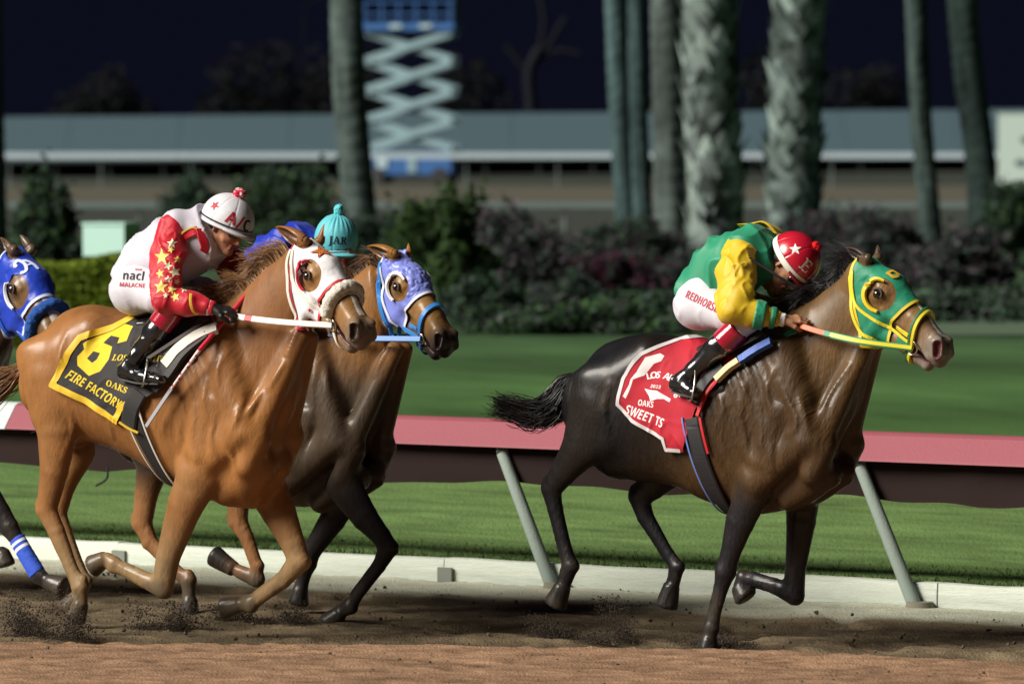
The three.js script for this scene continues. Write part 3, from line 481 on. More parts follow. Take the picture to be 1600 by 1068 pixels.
{
  const d = 250, X = (px) => at(px, 200, d).x, Y = (py) => Math.max(0, at(800, py, d).y + .0), t = thing('scissor_lift', 'raised blue scissor lift with pale crossed arms behind the leaning palm', 'scissor lift', [X(645), 0, CAMZ - d], -.22);
  const blue = std(.03, .12, .34, .5), arm = std(.24, .37, .42, .5), pale = std(.4, .55, .6, .5), x0 = X(575) - X(645), x1 = X(712) - X(645), w = 1.9, yb = 0.45;
  part('chassis', bx(x1 - x0, 1.1, w, 0, yb + .6), blue, t); part('hatch', bx(.5, .6, .06, -1.3, yb + .65, w / 2 + .03), pale, t); part('hatch', bx(.4, .9, .06, .2, yb + .6, w / 2 + .03), arm, t);
  for (const x of [-1.6, 1.6]) for (const z of [-.8, .8]) { const g = new THREE.CylinderGeometry(.42, .42, .3, 20); g.rotateX(Math.PI / 2); g.translate(x, .42, z * 1.15); part('wheel', g, std(.03, .03, .03, .9), t); }
  const lv = [yb + 1.3, Y(228), Y(192), Y(160), Y(122), Y(96), Y(57), Y(46)]; const ys = [yb + 1.25]; for (let i = 1; i <= 4; i++) ys.push(lerp(yb + 1.25, Y(50), i / 4));
  for (let i = 0; i < 4; i++) for (const z of [-.75, .75]) { for (const s of [1, -1]) { const a = V(s * x0 * .97, ys[i] + .06, z + s * .09), b = V(-s * x0 * .97, ys[i + 1] - .06, z + s * .09), L = a.distanceTo(b), g = bx(L, .34, .1); g.rotateZ(Math.atan2(b.y - a.y, b.x - a.x)); g.translate((a.x + b.x) / 2, (a.y + b.y) / 2, a.z); part('scissor_arm', g, arm, t); } }
  for (let i = 0; i <= 4; i++) for (const x of [x0, x1]) part('cross_pin', rod(V(x * .97, ys[i], -.85), V(x * .97, ys[i], .85), .09, .09, 8), arm, t);
  part('cylinder', rod(V(x0 * .55, ys[1] + .9, 0), V(x0 * .1, ys[1] + .45, 0), .14, .14, 10), pale, t);
  const pl = ys[4] + .1; part('platform', bx(x1 - x0 + .3, .38, w + .2, 0, pl + .15), blue, t);
  for (const x of [-.6, .9]) part('label_plate', bx(.6, .2, .04, x, pl + .16, w / 2 + .14), pale, t);
  for (const y of [.75, 1.35]) part('guard_rail', bx(x1 - x0 + .3, .08, .08, 0, pl + y, w / 2), blue, t);
  for (let i = 0; i < 6; i++) part('guard_post', bx(.08, 1.1, .08, lerp(x0, x1, i / 5), pl + .85, w / 2 + .002), blue, t);
  part('side_panel', bx(.08, 1.5, w, x1 + .1, pl + .95), std(.02, .06, .16, .6), t);
}
{
  const d = 190, t = thing('sign_board', 'white board with grey blots at the right edge beyond the palms', 'sign', [at(1592, 200, d).x, 0, CAMZ - d], -.35), h0 = at(1592, 284, d).y, h1 = at(1592, 178, d).y, w = 66 * d / FPX;
  part('panel', bx(w, h1 - h0, .12, 0, (h0 + h1) / 2), std(.36, .46, .42, .6), t); part('frame', join([bx(w + .1, .07, .16, 0, h1 + .035), bx(w + .1, .07, .16, 0, h0 - .035)]), std(.22, .3, .28), t);
  for (const x of [-.6, .6]) part('leg', bx(.1, h0, .1, x * w / 2, h0 / 2 - .035, -.08), std(.1, .12, .12), t);
  for (const [x, y, r] of [[.2, .62, .17], [.06, .28, .17], [.3, .28, .1]]) { const g = new THREE.CylinderGeometry(r, r, .03, 20); g.rotateX(Math.PI / 2); g.scale(1.4, .8, 1); g.translate(x * w, lerp(h0, h1, y), .075); part('blot', g, std(.06, .1, .1), t); }
}
{
  const d = 325, B = groundAt(822, d), t = thing('bare_tree', 'faint leafless tree in the dark right of the lift', 'tree', [B.x, 0, B.z]), P = (x, y) => at(x, y, d).sub(B), m = phys(.012, .014, .018, 1, { specularIntensity: .1 }); seed = 9;
  part('trunk', tube([V(0, -.1, 0), P(826, 250), P(830, 170), P(828, 110), P(845, 75)], .36, 20, 8), m, t);
  for (const pts of [[[830, 110], [858, 70], [884, 28]], [[829, 120], [808, 92], [790, 70]], [[836, 95], [870, 80], [905, 85]], [[845, 75], [850, 30], [842, -20]]]) part('branch', tube(pts.map(([x, y]) => P(x, y)), .2, 12, 6), m, t);
}
{
  const d = 318, B = groundAt(474, d), t = thing('lamp_post', 'dim post with a bent arm left of the leaning palm', 'lamp post', [B.x, 0, B.z]), P = (x, y) => at(x, y, d).sub(B), m = phys(.006, .009, .011, 1, { specularIntensity: .1 });
  part('pole', rod(V(0, 0, 0), P(476, 20), .09, .06, 8), m, t); part('arm', tube([P(476, 20), P(478, 8), P(492, 1), P(520, -4)], .06, 12, 6), m, t);
}
{ // wood far beyond the barn, hardly told from the night
  seed = 404; const d = 345, list = []; for (let i = 0; i < 13; i++) list.push([rr(-100, 1700), rr(60, 230), rr(40, 150)]);
  const m = part('dark_trees', leaves(16000, (i) => { const [px, w, y] = list[i % 13], H = at(px, y, d).y, c = at(px, 200, d).x, a = rr(0, 6.283), u = rr(-1, 1), r = Math.sqrt(1 - u * u), R = Math.pow(rnd(), .3) * (.8 + .5 * fbm(Math.cos(a) * r * 2 + i % 13, u * 2, 3, 2)); return { p: V(c + Math.cos(a) * r * R * w / 2 * d / FPX, H * .55 + u * R * H * .45, CAMZ - d + Math.sin(a) * r * R * 3), s: .3, c: [.0045, .0062, .0078].map((v) => v * rr(.3, 2)) }; }), leafMat, scene);
  m.userData = { kind: 'stuff', label: 'dark trees barely visible against the night sky beyond the barn', category: 'trees' };
}
// ---------------------------------------------------------------- horses
const UP = V(0, 1, 0);
function place(px, depth) { // a horse's own axes: x forward, y up, z towards its right side; pt() puts a pixel on the plane z = lateral
  const o = groundAt(px, depth), c = V(0, CAMH, CAMZ).sub(o), R = (v) => v.clone().applyAxisAngle(UP, YAW), C = R(c);
  const H = { o, pt(x, y, z = 0) { const r = R(ray(x, y)), t = (z - C.z) / r.z; return C.clone().addScaledVector(r, t); } };
  return H;
}
const ridged = (u, v, fx, fy, s) => 1 - Math.abs(2 * tileNoise(u, v, fx, fy, s) - 1);
const hair = grain(1024, (u, v) => { const w = u + .05 * Math.sin(6.283 * (v + .3 * tileNoise(u, v, 3, 3, 5))), a = ridged(w, v, 13, 4, 1), b = ridged(w + .13, v, 27, 9, 2), m = tileNoise(u, v, 4, 4, 7); return .34 * a * a * m + .16 * b * b * m + .3 * tileFbm(u, v, 14, 7, 3) + .13 * tileNoise(u, v, 120, 44, 4) + .05 * tileNoise(u, v, 260, 100, 6); });
const coatMat = (rough = .5, coat = .3, bump = .010, cr = .26) => new THREE.MeshPhysicalMaterial({ vertexColors: true, roughness: rough, clearcoat: coat, clearcoatRoughness: cr, bumpMap: hair, specularIntensity: .28, bumpScale: bump, side: THREE.DoubleSide });
const eyeMat = phys(.012, .008, .006, .08, { clearcoat: 1, clearcoatRoughness: .05 });
const hairGeo = (list, w0, w1) => join(list.map((p) => { const n = p.length - 1, w = w0 * rr(.6, 1.3); return ribbon(p, p.map(() => V(rr(-.2, .2), rr(-.2, .2), 1).normalize()), (t) => lerp(w, w1, t), w * .5); }));

// head in units of its length: x from poll to lips, y towards the forehead, z to its right
function headFrame(P, M) { const x = M.clone().sub(P), L = x.length(); x.normalize(); const z = x.clone().cross(UP).normalize(), y = z.clone().cross(x); const f = { L, x, y, z, P }; f.at = (a, b, c = 0) => P.clone().addScaledVector(x, a * L).addScaledVector(y, b * L).addScaledVector(z, c * L); f.inv = (p) => { const q = p.clone().sub(P); return [q.dot(x) / L, q.dot(y) / L, q.dot(z) / L]; }; return f; }
function addHead(F, h, ears) {
  const L = h.L, A = h.at, s = (a, b, ra, rb, k, tag, o = {}) => F.seg(a, b, ra.map((v) => v * L), rb.map((v) => v * L), k * L, tag, o.up ?? h.y, o.cap ? o.cap * L : null, o.sub);
  s(A(.05, -.07), A(.30, -.03), [.13, .115], [.15, .135], .08, 'head');
  s(A(.30, -.035), A(.66, -.045), [.155, .13], [.122, .094], .06, 'head');
  s(A(.66, -.045), A(.90, -.062), [.122, .094], [.105, .094], .05, 'muzzle');
  for (const z of [1, -1]) {
    s(A(.24, -.215, .052 * z), A(.40, -.225, .06 * z), [.15, .05], [.13, .045], .07, 'head', { up: h.y });
    F.ball(A(.30, -.035, .118 * z), .052 * L, .05 * L, 'head');                         // eye socket
    s(A(.24, .02, .10 * z), A(.35, .015, .108 * z), [.022, .03], [.02, .03], .03, 'head'); // brow
    s(A(.40, -.105, .105 * z), A(.60, -.09, .078 * z), [.014, .02], [.01, .014], .035, 'head'); // facial crest
    s(A(.60, -.0, .055 * z), A(.86, -.005, .06 * z), [.035, .03], [.04, .03], .05, 'muzzle');  // nasal muscle
    s(A(.88, .008, .074 * z), A(.95, -.05, .076 * z), [.056, .044], [.052, .04], .035, 'muzzle'); // nostril rim
    F.ball(A(.90, -.115, .045 * z), .04 * L, .03 * L, 'lips');
    s(A(.915, .014, .124 * z), A(.957, -.05, .112 * z), [.03, .05], [.022, .045], .012, 'nostril', { sub: true });
    s(A(.15, -.03, .13 * z), A(.24, -.05, .14 * z), [.03, .012], [.03, .012], .04, 'head', { sub: true }); // hollow above the eye
  }
  s(A(.46, -.26), A(.80, -.2), [.065, .065], [.052, .058], .07, 'jaw');
  F.ball(A(.955, -.09), [.055 * L, .068 * L, .068 * L], .04 * L, 'lips');
  s(A(.84, -.2), A(.915, -.195), [.05, .056], [.044, .056], .04, 'lips');
  s(A(.81, -.155, -.13), A(.81, -.155, .13), [.013, .11], [.013, .11], .015, 'mouth', { up: h.y, sub: true, cap: .01 });
  for (const [tip, z] of ears) { const b = A(.035, .075, .075 * z); F.seg(b, b.clone().lerp(tip, .14), [.04 * L, .036 * L], [.034 * L, .03 * L], .035, 'ear'); }
}
// a cupped ear: a curled leaf with an inner and an outer skin
function earRaw(h, tip, z) {
  const b = h.at(.035, .07, .075 * z), d = tip.clone().sub(b), len = d.length(), D = d.clone().normalize(); let f = h.x.clone().multiplyScalar(.75).addScaledVector(h.z, z * .6); f.addScaledVector(D, -f.dot(D)).normalize(); const s = D.clone().cross(f), pos = [], idx = [], NU = 14, NV = 16, col = [];
  for (const skin of [0, 1]) for (let j = 0; j <= NV; j++) { const t = j / NV, w = len * .235 * Math.pow(Math.max(0, Math.sin(Math.PI * (.20 + .80 * t))), .75) * (1 - .25 * t) + .001, open = lerp(2.75, 1.5, Math.pow(t, .6)), c = b.clone().addScaledVector(d, t).addScaledVector(f, -.10 * len * t * t);
    for (let i = 0; i <= NU; i++) { const a = Math.PI + (i / NU * 2 - 1) * open, r = Math.max(w - (skin ? .009 : 0), .001); const p = c.clone().addScaledVector(f, Math.cos(a) * r * .85).addScaledVector(s, Math.sin(a) * r); pos.push(p.x, p.y, p.z); } }
  const row = NU + 1, half = row * (NV + 1); for (const k of [0, half]) for (let j = 0; j < NV; j++) for (let i = 0; i < NU; i++) { const a = k + j * row + i; idx.push(a, a + 1, a + row, a + 1, a + row + 1, a + row); }
  for (let j = 0; j < NV; j++) for (const i of [0, NU]) { const a = j * row + i; idx.push(a, a + row, a + half, a + row, a + half + row, a + half); }
  const g = new THREE.BufferGeometry(); g.setAttribute('position', new THREE.Float32BufferAttribute(pos, 3)); g.setIndex(idx); g.computeVertexNormals();
  return { pos, idx, nor: Array.from(g.attributes.normal.array), split: half };
}
const fluffy = (g) => { const P = g.attributes.position, N = g.attributes.normal; for (let i = 0; i < P.count; i++) { const x = P.getX(i), y = P.getY(i), z = P.getZ(i), e = .006 * noise(x * 60, y * 60, z * 60) + .003 * noise(x * 140, y * 140, z * 140); P.setXYZ(i, x + N.getX(i) * e, y + N.getY(i) * e, z + N.getZ(i) * e); } g.computeVertexNormals(); return g; };
function makeHorse(S) {
  const H = S.H, P = (a, z = 0) => H.pt(a[0], a[1], z), F = new Field();
  const root = thing('race_horse', S.label, 'horse', H.o.toArray(), -YAW, 'race horses'); delete root.userData.group;
  F.loft(S.torso.map(([t, u, w]) => ({ t: P(t), u: P(u), w })), .06, 'body');
  F.loft(S.neck.map(([t, u, w, zz = 0]) => ({ t: P(t, zz), u: P(u, zz), w, cap: .05 })), .1, 'neck');
  const mus = (a, az, b, bz, ra, rb, k = .06, tag = 'body') => { for (const s of [1, -1]) { const p = P(a, az), q = P(b, bz); p.z *= s; q.z *= s; F.seg(p, q, ra, rb, k, tag); } };
  const [mx, my] = S.shift, m = (x, y) => [x + mx, y + my], [rx, ry] = S.rear ?? S.shift, r = (x, y) => [x + rx, y + ry];
  mus(m(1222, 545), .14, m(1262, 690), .205, [.085, .06], [.075, .055], .07);        // shoulder blade
  mus(m(1250, 690), .2, m(1180, 752), .2, [.075, .05], [.085, .06], .05);            // triceps
  mus(m(1216, 640), .21, m(1190, 720), .225, [.05, .03], [.06, .04], .04);
  mus(m(1288, 700), .16, m(1270, 740), .165, [.065, .06], [.06, .06], .05);           // point of the shoulder
  mus(m(1296, 740), .075, m(1236, 780), .085, [.075, .065], [.06, .06], .07);            // breast
  mus(m(1352, 540), .05, m(1282, 690), .15, [.05, .04], [.07, .055], .06, 'neck');    // neck muscle towards the shoulder
  mus(r(1015, 560), .13, r(930, 612), .17, [.11, .1], [.12, .09], .07);               // croup
  mus(r(925, 590), .18, r(945, 690), .185, [.1, .07], [.09, .06], .07);               // thigh
  const F0 = new Field(); F0.p = F.p.slice();
  for (const L of S.legs) {
    const pts = L.pts.map(([x, y, a, b, dz = 0]) => ({ p: H.pt(x, y, L.z + dz * Math.sign(L.z)), a: a * (a < .08 ? 1.06 : 1), b: b ?? a }));
    F.chain(pts, L.k ?? .035, L.tag);
    for (let i = 1; i + 1 < pts.length; i++) {
      const a = pts[i - 1].p, b = pts[i].p, c = pts[i + 1].p, d1 = b.clone().sub(a).normalize(), d2 = c.clone().sub(b).normalize(), out = d1.clone().sub(d2), len = out.length();
      if (len > .35 && pts[i].a < .075) { out.multiplyScalar(1 / len); if (L.tag === 'hind' && pts[i].a > .046) F.seg(b.clone().addScaledVector(out, pts[i].a * .5), b.clone().addScaledVector(out, pts[i].a * 1.05).addScaledVector(d1, -.045), [.026, .022], [.022, .018], .03, L.tag); else F.ball(b.clone().addScaledVector(out, pts[i].a * .5), pts[i].a * .62, .02, L.tag); }
      if (pts[i].a < .047 && pts[i + 1].a < .05 && b.distanceTo(c) > .07) { const side = V(0, 0, 1).cross(d2).normalize(); if (side.dot(V(1, 0, 0)) > 0 !== (d2.y > 0)) side.negate(); const o = side.multiplyScalar(pts[i].a * .72); F.seg(b.clone().add(o), c.clone().add(o), [.015, .014], [.015, .014], .008, L.tag); }
    }
    if (L.hoof) { const [a, b] = L.hoof.map(([x, y]) => H.pt(x, y, L.z)); F.seg(a, b, [.045, .042], [.064, .056], .012, 'hoof', null, .014); }
  }
  const h = headFrame(P(S.poll, S.pollZ ?? 0), P(S.muzzle, S.muzzleZ)), ears = S.ears.map(([p, pz, s]) => [P(p, pz), s]);
  addHead(F, h, ears);
  const vn = [];
  for (const v of S.folds ?? []) { // folds of skin and muscle edges, sunk at both ends
    const n = 10, c = curve(v.map(([x, y]) => F.snap(P([x, y], .28), 0)), n), g = c.map((p) => F.grad(p)), q = c.map((p, i) => { const e = Math.sin(Math.PI * i / n); return { p: p.addScaledVector(g[i], -.016 + .0105 * e), a: .016, b: .015 }; }); vn.push(q);
  }
  for (const q of vn) F.chain(q, .018, 'fold', .004);
  // the body and the finer head are one skin, met at a plane behind the ears
  const cutP = h.at(-.14, -.1), cutN = h.x.clone().multiplyScalar(.75).addScaledVector(h.y, .35).normalize(), side = (x, y, z) => (x - cutP.x) * cutN.x + (y - cutP.y) * cutN.y + (z - cutP.z) * cutN.z;
  const flex = (p) => { const w = .5 * noise(p.x * 3 + 9, p.y * 3, p.z * 3), u = p.x + .35 * p.y + .06 * w, sh = Math.exp(-(((p.x - S.foldX) / .28) ** 2)) * smooth(.85, 1.15, p.y); const lines = (f, o) => Math.pow(.5 + .5 * Math.sin(u * f + o + 4 * w + 1.2 * noise(p.x * 5, p.y * 3, o)), 3), mk = smooth(-.15, .35, noise(p.x * 4 + 20, p.y * 3, p.z * 2)); return .010 * fbm(p.x * 5.5 + 3, p.y * 4, p.z * 5.5, 2) + sh * (.011 * (lines(46, 0) - .3) * mk + .006 * (lines(97, 2) - .3) * (1 - mk)); };
  const hb = [9, 9, 9, -9, -9, -9]; for (const q of [h.at(-.2, .2, .25), h.at(-.2, -.6, -.3), h.at(1.12, .3, .3), h.at(1.12, -.4, -.3), h.at(.1, .5, 0), ...ears.map((e) => e[0])]) [q.x, q.y, q.z].forEach((v, i) => { hb[i] = Math.min(hb[i], v - .05); hb[i + 3] = Math.max(hb[i + 3], v + .05); });
  const inBox = (x, y, z) => Math.min(x - hb[0], hb[3] - x, y - hb[1], hb[4] - y, z - hb[2], hb[5] - z) - .03, keepBody = (x, y, z) => -Math.min(side(x, y, z), inBox(x, y, z));
  const raw = clipRaw(F.mesh(.0115, { disp: (p) => flex(p) * smooth(0, .12, -side(p.x, p.y, p.z)) }), keepBody);
  const hg = F.grid(.0058, hb, .012), hraw = clipRaw(F.mesh(0, { grid: hg }), (x, y, z) => Math.min(side(x, y, z), inBox(x, y, z)));
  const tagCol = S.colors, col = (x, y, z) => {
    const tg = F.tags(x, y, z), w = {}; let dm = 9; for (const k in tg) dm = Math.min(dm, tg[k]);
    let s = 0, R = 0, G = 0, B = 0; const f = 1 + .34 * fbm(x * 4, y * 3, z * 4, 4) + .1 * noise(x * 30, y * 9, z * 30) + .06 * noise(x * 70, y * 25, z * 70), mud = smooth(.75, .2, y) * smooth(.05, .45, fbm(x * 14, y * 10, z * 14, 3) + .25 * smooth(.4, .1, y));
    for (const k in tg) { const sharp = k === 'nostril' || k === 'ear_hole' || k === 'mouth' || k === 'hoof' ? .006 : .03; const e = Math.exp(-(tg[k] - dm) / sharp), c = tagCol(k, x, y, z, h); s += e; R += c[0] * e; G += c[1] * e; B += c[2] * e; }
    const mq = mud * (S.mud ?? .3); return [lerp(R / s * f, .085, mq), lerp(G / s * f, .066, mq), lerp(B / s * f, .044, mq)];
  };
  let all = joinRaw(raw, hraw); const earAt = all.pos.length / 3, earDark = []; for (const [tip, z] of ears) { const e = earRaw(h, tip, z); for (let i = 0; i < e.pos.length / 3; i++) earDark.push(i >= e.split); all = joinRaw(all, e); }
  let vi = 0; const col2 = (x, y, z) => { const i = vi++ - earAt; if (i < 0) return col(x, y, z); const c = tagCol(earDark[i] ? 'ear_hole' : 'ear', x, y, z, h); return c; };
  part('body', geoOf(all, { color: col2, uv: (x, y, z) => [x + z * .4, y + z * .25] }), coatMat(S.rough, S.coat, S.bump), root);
  for (const z of [1, -1]) { const g = new THREE.SphereGeometry(.037 * h.L, 24, 16), p = h.at(.305, -.035, .149 * z); g.translate(p.x, p.y, p.z); part('eye', g, eyeMat, root); 
    const lid = [[-.04, -.012], [-.02, .016], [.008, .024], [.034, .004], [.04, -.018]].map(([a, b]) => h.at(.305 + a, -.03 + b, .168 * z)); part('eyelid', tube(lid.map((q) => F.snap(q.addScaledVector(h.y, .012), .006)), .0055 * h.L / .62, 16, 6), std(...S.lid, .6), root); }
  // hood: a cloth shell over the head, with holes for eyes and ears
  const hoodP = poly(S.hood), eyeHole = ([a, b, c]) => Math.hypot(a - S.eyeHole[0], (b - S.eyeHole[1]) * 1.02) - S.eyeHole[2], E0 = F.p.filter((q) => q.tag === 'ear');
  const earD = (x, y, z) => { let d = 1; for (const q of E0) d = Math.min(d, q.f(x, y, z)); return d / h.L - .028; };
  const hm = (x, y, z) => { const a = h.inv(V(x, y, z)); return Math.min(hoodP(a[0], a[1]), earD(x, y, z), Math.abs(a[2]) > .05 ? eyeHole(a) : 1); };
  const shell = F.mesh(0, { off: .007, grid: hg, disp: (p) => { const a = h.inv(p); return .004 * fbm(p.x * 22 + 5, p.y * 22, p.z * 22, 3) + .0035 * Math.pow(Math.abs(noise(a[0] * 9 + a[1] * 7, a[2] * 6, a[1] * 4 - a[0] * 5 + 7)), 2) + (S.hoodBump ? S.hoodBump(a) : 0); } });
  const hood = part('hood', geoOf(clipRaw(shell, hm), { uv: (x, y, z) => { const a = h.inv(V(x, y, z)); return [a[0], a[1] - a[2] * .3]; }, recompute: true }), S.hoodMat, root);
  const rim = F.mesh(0, { off: .0105, grid: hg });
  part('hood_trim', geoOf(clipRaw(rim, (x, y, z) => { const a = h.inv(V(x, y, z)), d = hoodP(a[0], a[1]), e = Math.abs(a[2]) > .05 ? eyeHole(a) : 1; return Math.min(.011 - Math.abs(d), earD(x, y, z), S.trimFrom ? S.trimFrom(a) : 1, e); })), S.trimMat, root);
  if (S.cupMat) { // half rings behind the eye holes
    for (const z of [1, -1]) { const c = []; for (let i = 0; i <= 20; i++) { const t = lerp(S.cupArc[0], S.cupArc[1], i / 20), R = S.eyeHole[2] * 1.06; c.push(F.snap(h.at(S.eyeHole[0] + Math.cos(t) * R, S.eyeHole[1] + Math.sin(t) * R, .17 * z), .012)); }
      const w = S.cupW ?? .028; part('eye_cup_rim', ribbon(c, c.map((p) => F.grad(p)), (t) => w * (.35 + .65 * Math.sin(Math.PI * clamp(t * .9 + .05))), .012), S.cupMat, root);
      if (S.cupDark) { const d = []; for (let i = 0; i <= 16; i++) { const t = lerp(S.cupArc[0] + .15, S.cupArc[1] - .4, i / 16), R = S.eyeHole[2] * .82; d.push(F.snap(h.at(S.eyeHole[0] + Math.cos(t) * R, S.eyeHole[1] + Math.sin(t) * R, .17 * z), .006)); } part('eye_cup', ribbon(d, d.map((p) => F.grad(p)), (t) => .052 * Math.sin(Math.PI * clamp(t * .94 + .03)), .014), S.cupDark, root); } }
  }
  // prints and patches on the hood
  for (const q of S.prints ?? []) { const o = h.at(...q.at), d = (q.dir ? h.x.clone().multiplyScalar(q.dir[0]).addScaledVector(h.y, q.dir[1]).addScaledVector(h.z, q.dir[2]) : F.grad(F.snap(o)).negate()).normalize(), u = h.x.clone().multiplyScalar(q.u[0]).addScaledVector(h.y, q.u[1]).addScaledVector(h.z, q.u[2]); part(q.name ?? 'hood_patch', print(F, F.snap(o, .05), d, u, q.w, q.h, 12, 12, q.off ?? .0135), q.mat, root); }
  // bridle
  const B = S.bridle, br = new THREE.Group(); br.name = 'bridle'; root.add(br);
  const on = (pts) => pts.map(([a, b, c]) => h.at(a, b, c));
  for (const z of [1, -1]) for (const s of B.straps) part('strap', strap(F, on(s.pts.map(([a, b, c]) => [a, b, c * z])), s.w, s.t ?? .004, s.off ?? .011, 26), s.mat ?? B.mat, br);
  for (const s of B.loops) { const c = []; const N = 40; for (let i = 0; i < N; i++) { const t = i / N * 6.2832, q = h.at(s.x + s.tilt * (-Math.cos(t)) * .5, s.y + Math.cos(t) * .25, Math.sin(t) * .2); const ctr = h.at(s.x - s.tilt * 0, s.y, 0), d = ctr.clone().sub(q).normalize(); c.push(F.hit(q.clone().addScaledVector(d, -.1), d, s.off ?? .007)); }
    const nn = c.map((p) => F.grad(p)); part(s.name ?? 'noseband', s.roll ? fluffy(new THREE.TubeGeometry(new THREE.CatmullRomCurve3(c.filter((_, i) => i <= N * s.roll || i >= N * (1 - s.roll)).length === N ? c : [...c.slice(Math.round(N * (1 - s.roll))), ...c.slice(0, Math.round(N * s.roll) + 1)], s.roll >= .5), 90, s.w, 20, s.roll >= .5)) : ribbon([...c], nn, s.w, s.t ?? .006, true), s.mat ?? B.mat, br, s.label); }
  const bit = h.at(...B.bit);
  for (const z of [1, -1]) { const q = F.snap(h.at(B.bit[0], B.bit[1], B.bit[2] * z), .016), n = F.grad(q), g = new THREE.TorusGeometry(B.ringR ?? .038, .005, 8, 24); g.applyQuaternion(new THREE.Quaternion().setFromUnitVectors(V(0, 0, 1), n)); g.translate(q.x, q.y, q.z); part('bit_ring', g, std(.6, .58, .5, .25, { metalness: 1 }), br); if (z > 0) S.bitPt = q; else S.bitPtFar = q; }
  // mane and tail
  seed = Math.round(S.poll[0] * 3 + 5);
  const mane = []; for (let i = 0; i < S.mane.n; i++) { const t = rnd(), k = t * (S.mane.top.length - 1), a = Math.min(S.mane.top.length - 2, Math.floor(k)), f = k - a, A = S.mane.top[a], C = S.mane.top[a + 1], z0 = rr(-.035, .035); const p0 = F.snap(P([lerp(A[0], C[0], f), lerp(A[1], C[1], f)], z0), -.004), cl = noise(t * 14, 2, S.poll[0]), L = S.mane.len * rr(.5, 1.1) * (1 + .4 * cl), d = V(-.85 + rr(-.15, .15) + .25 * cl, .42 + rr(-.15, .2) + .3 * noise(t * 20, 7, 1), rr(-.3, .35) + .3 * cl).normalize(); const p1 = p0.clone().addScaledVector(d, L * .5).add(V(0, .02, 0)), p2 = p0.clone().addScaledVector(d, L).add(V(-.04, -.05 * rnd() + rr(-.04, .04), rr(-.05, .05))); mane.push(curve([p0, p1, p2], 5)); }
  part('mane', hairGeo(mane, .0042, .0012), phys(...S.mane.c, .45), root);
  const tail = []; for (let i = 0; i < S.tail.n; i++) { const j = V(rr(-1, 1), rr(-1, 1), rr(-1, 1)), sp = rnd() ** .7, pts = S.tail.pts.map(([x, y, z, w], q) => P([x, y], z).addScaledVector(j, w * sp).add(V(rr(-1, 1), rr(-1, 1), rr(-1, 1)).multiplyScalar(w * .25))), keep = Math.max(3, Math.round(pts.length * rr(.7, 1.05))); tail.push(curve(pts.slice(0, keep), 12)); }
  part('tail', hairGeo(tail, .008, .0012), phys(...S.tail.c, .45), root);
  return { H, F, F0, h, root, P, hood, S };
}

const inkOf = (w, h, f) => inkMat(canvas(w, h, f));
const bigStar = inkOf(256, 256, (g) => { starPath(g, 128, 134, 122, 0, .4); g.fillStyle = '#9c2418'; g.fill(); starPath(g, 128, 134, 78, 0, .42); g.strokeStyle = '#b8862e'; g.lineWidth = 9; g.stroke(); g.fillStyle = '#c8702a'; starPath(g, 128, 134, 40, 0); g.fill(); }), smallStar = inkOf(128, 128, (g) => { starPath(g, 64, 68, 58); g.fillStyle = '#b0162c'; g.fill(); });
const boxLetter = inkOf(256, 200, (g) => { g.strokeStyle = '#c89a20'; g.lineWidth = 46; g.beginPath(); g.moveTo(46, 40); g.lineTo(170, 40); g.quadraticCurveTo(220, 100, 170, 160); g.lineTo(70, 160); g.lineTo(70, 40); g.stroke(); });
const curlA = inkOf(256, 256, (g) => { g.strokeStyle = '#c9d2ea'; g.lineCap = 'round'; g.lineWidth = 34; g.beginPath(); g.arc(58, 62, 34, 2.6, 5.6); g.bezierCurveTo(120, 90, 118, 150, 96, 214); g.quadraticCurveTo(70, 236, 44, 214); g.stroke(); g.beginPath(); g.moveTo(112, 58); g.bezierCurveTo(160, 60, 196, 130, 204, 226); g.stroke(); g.lineWidth = 24; g.beginPath(); g.moveTo(104, 150); g.lineTo(186, 140); g.stroke(); });
const black = [.012, .0105, .012];
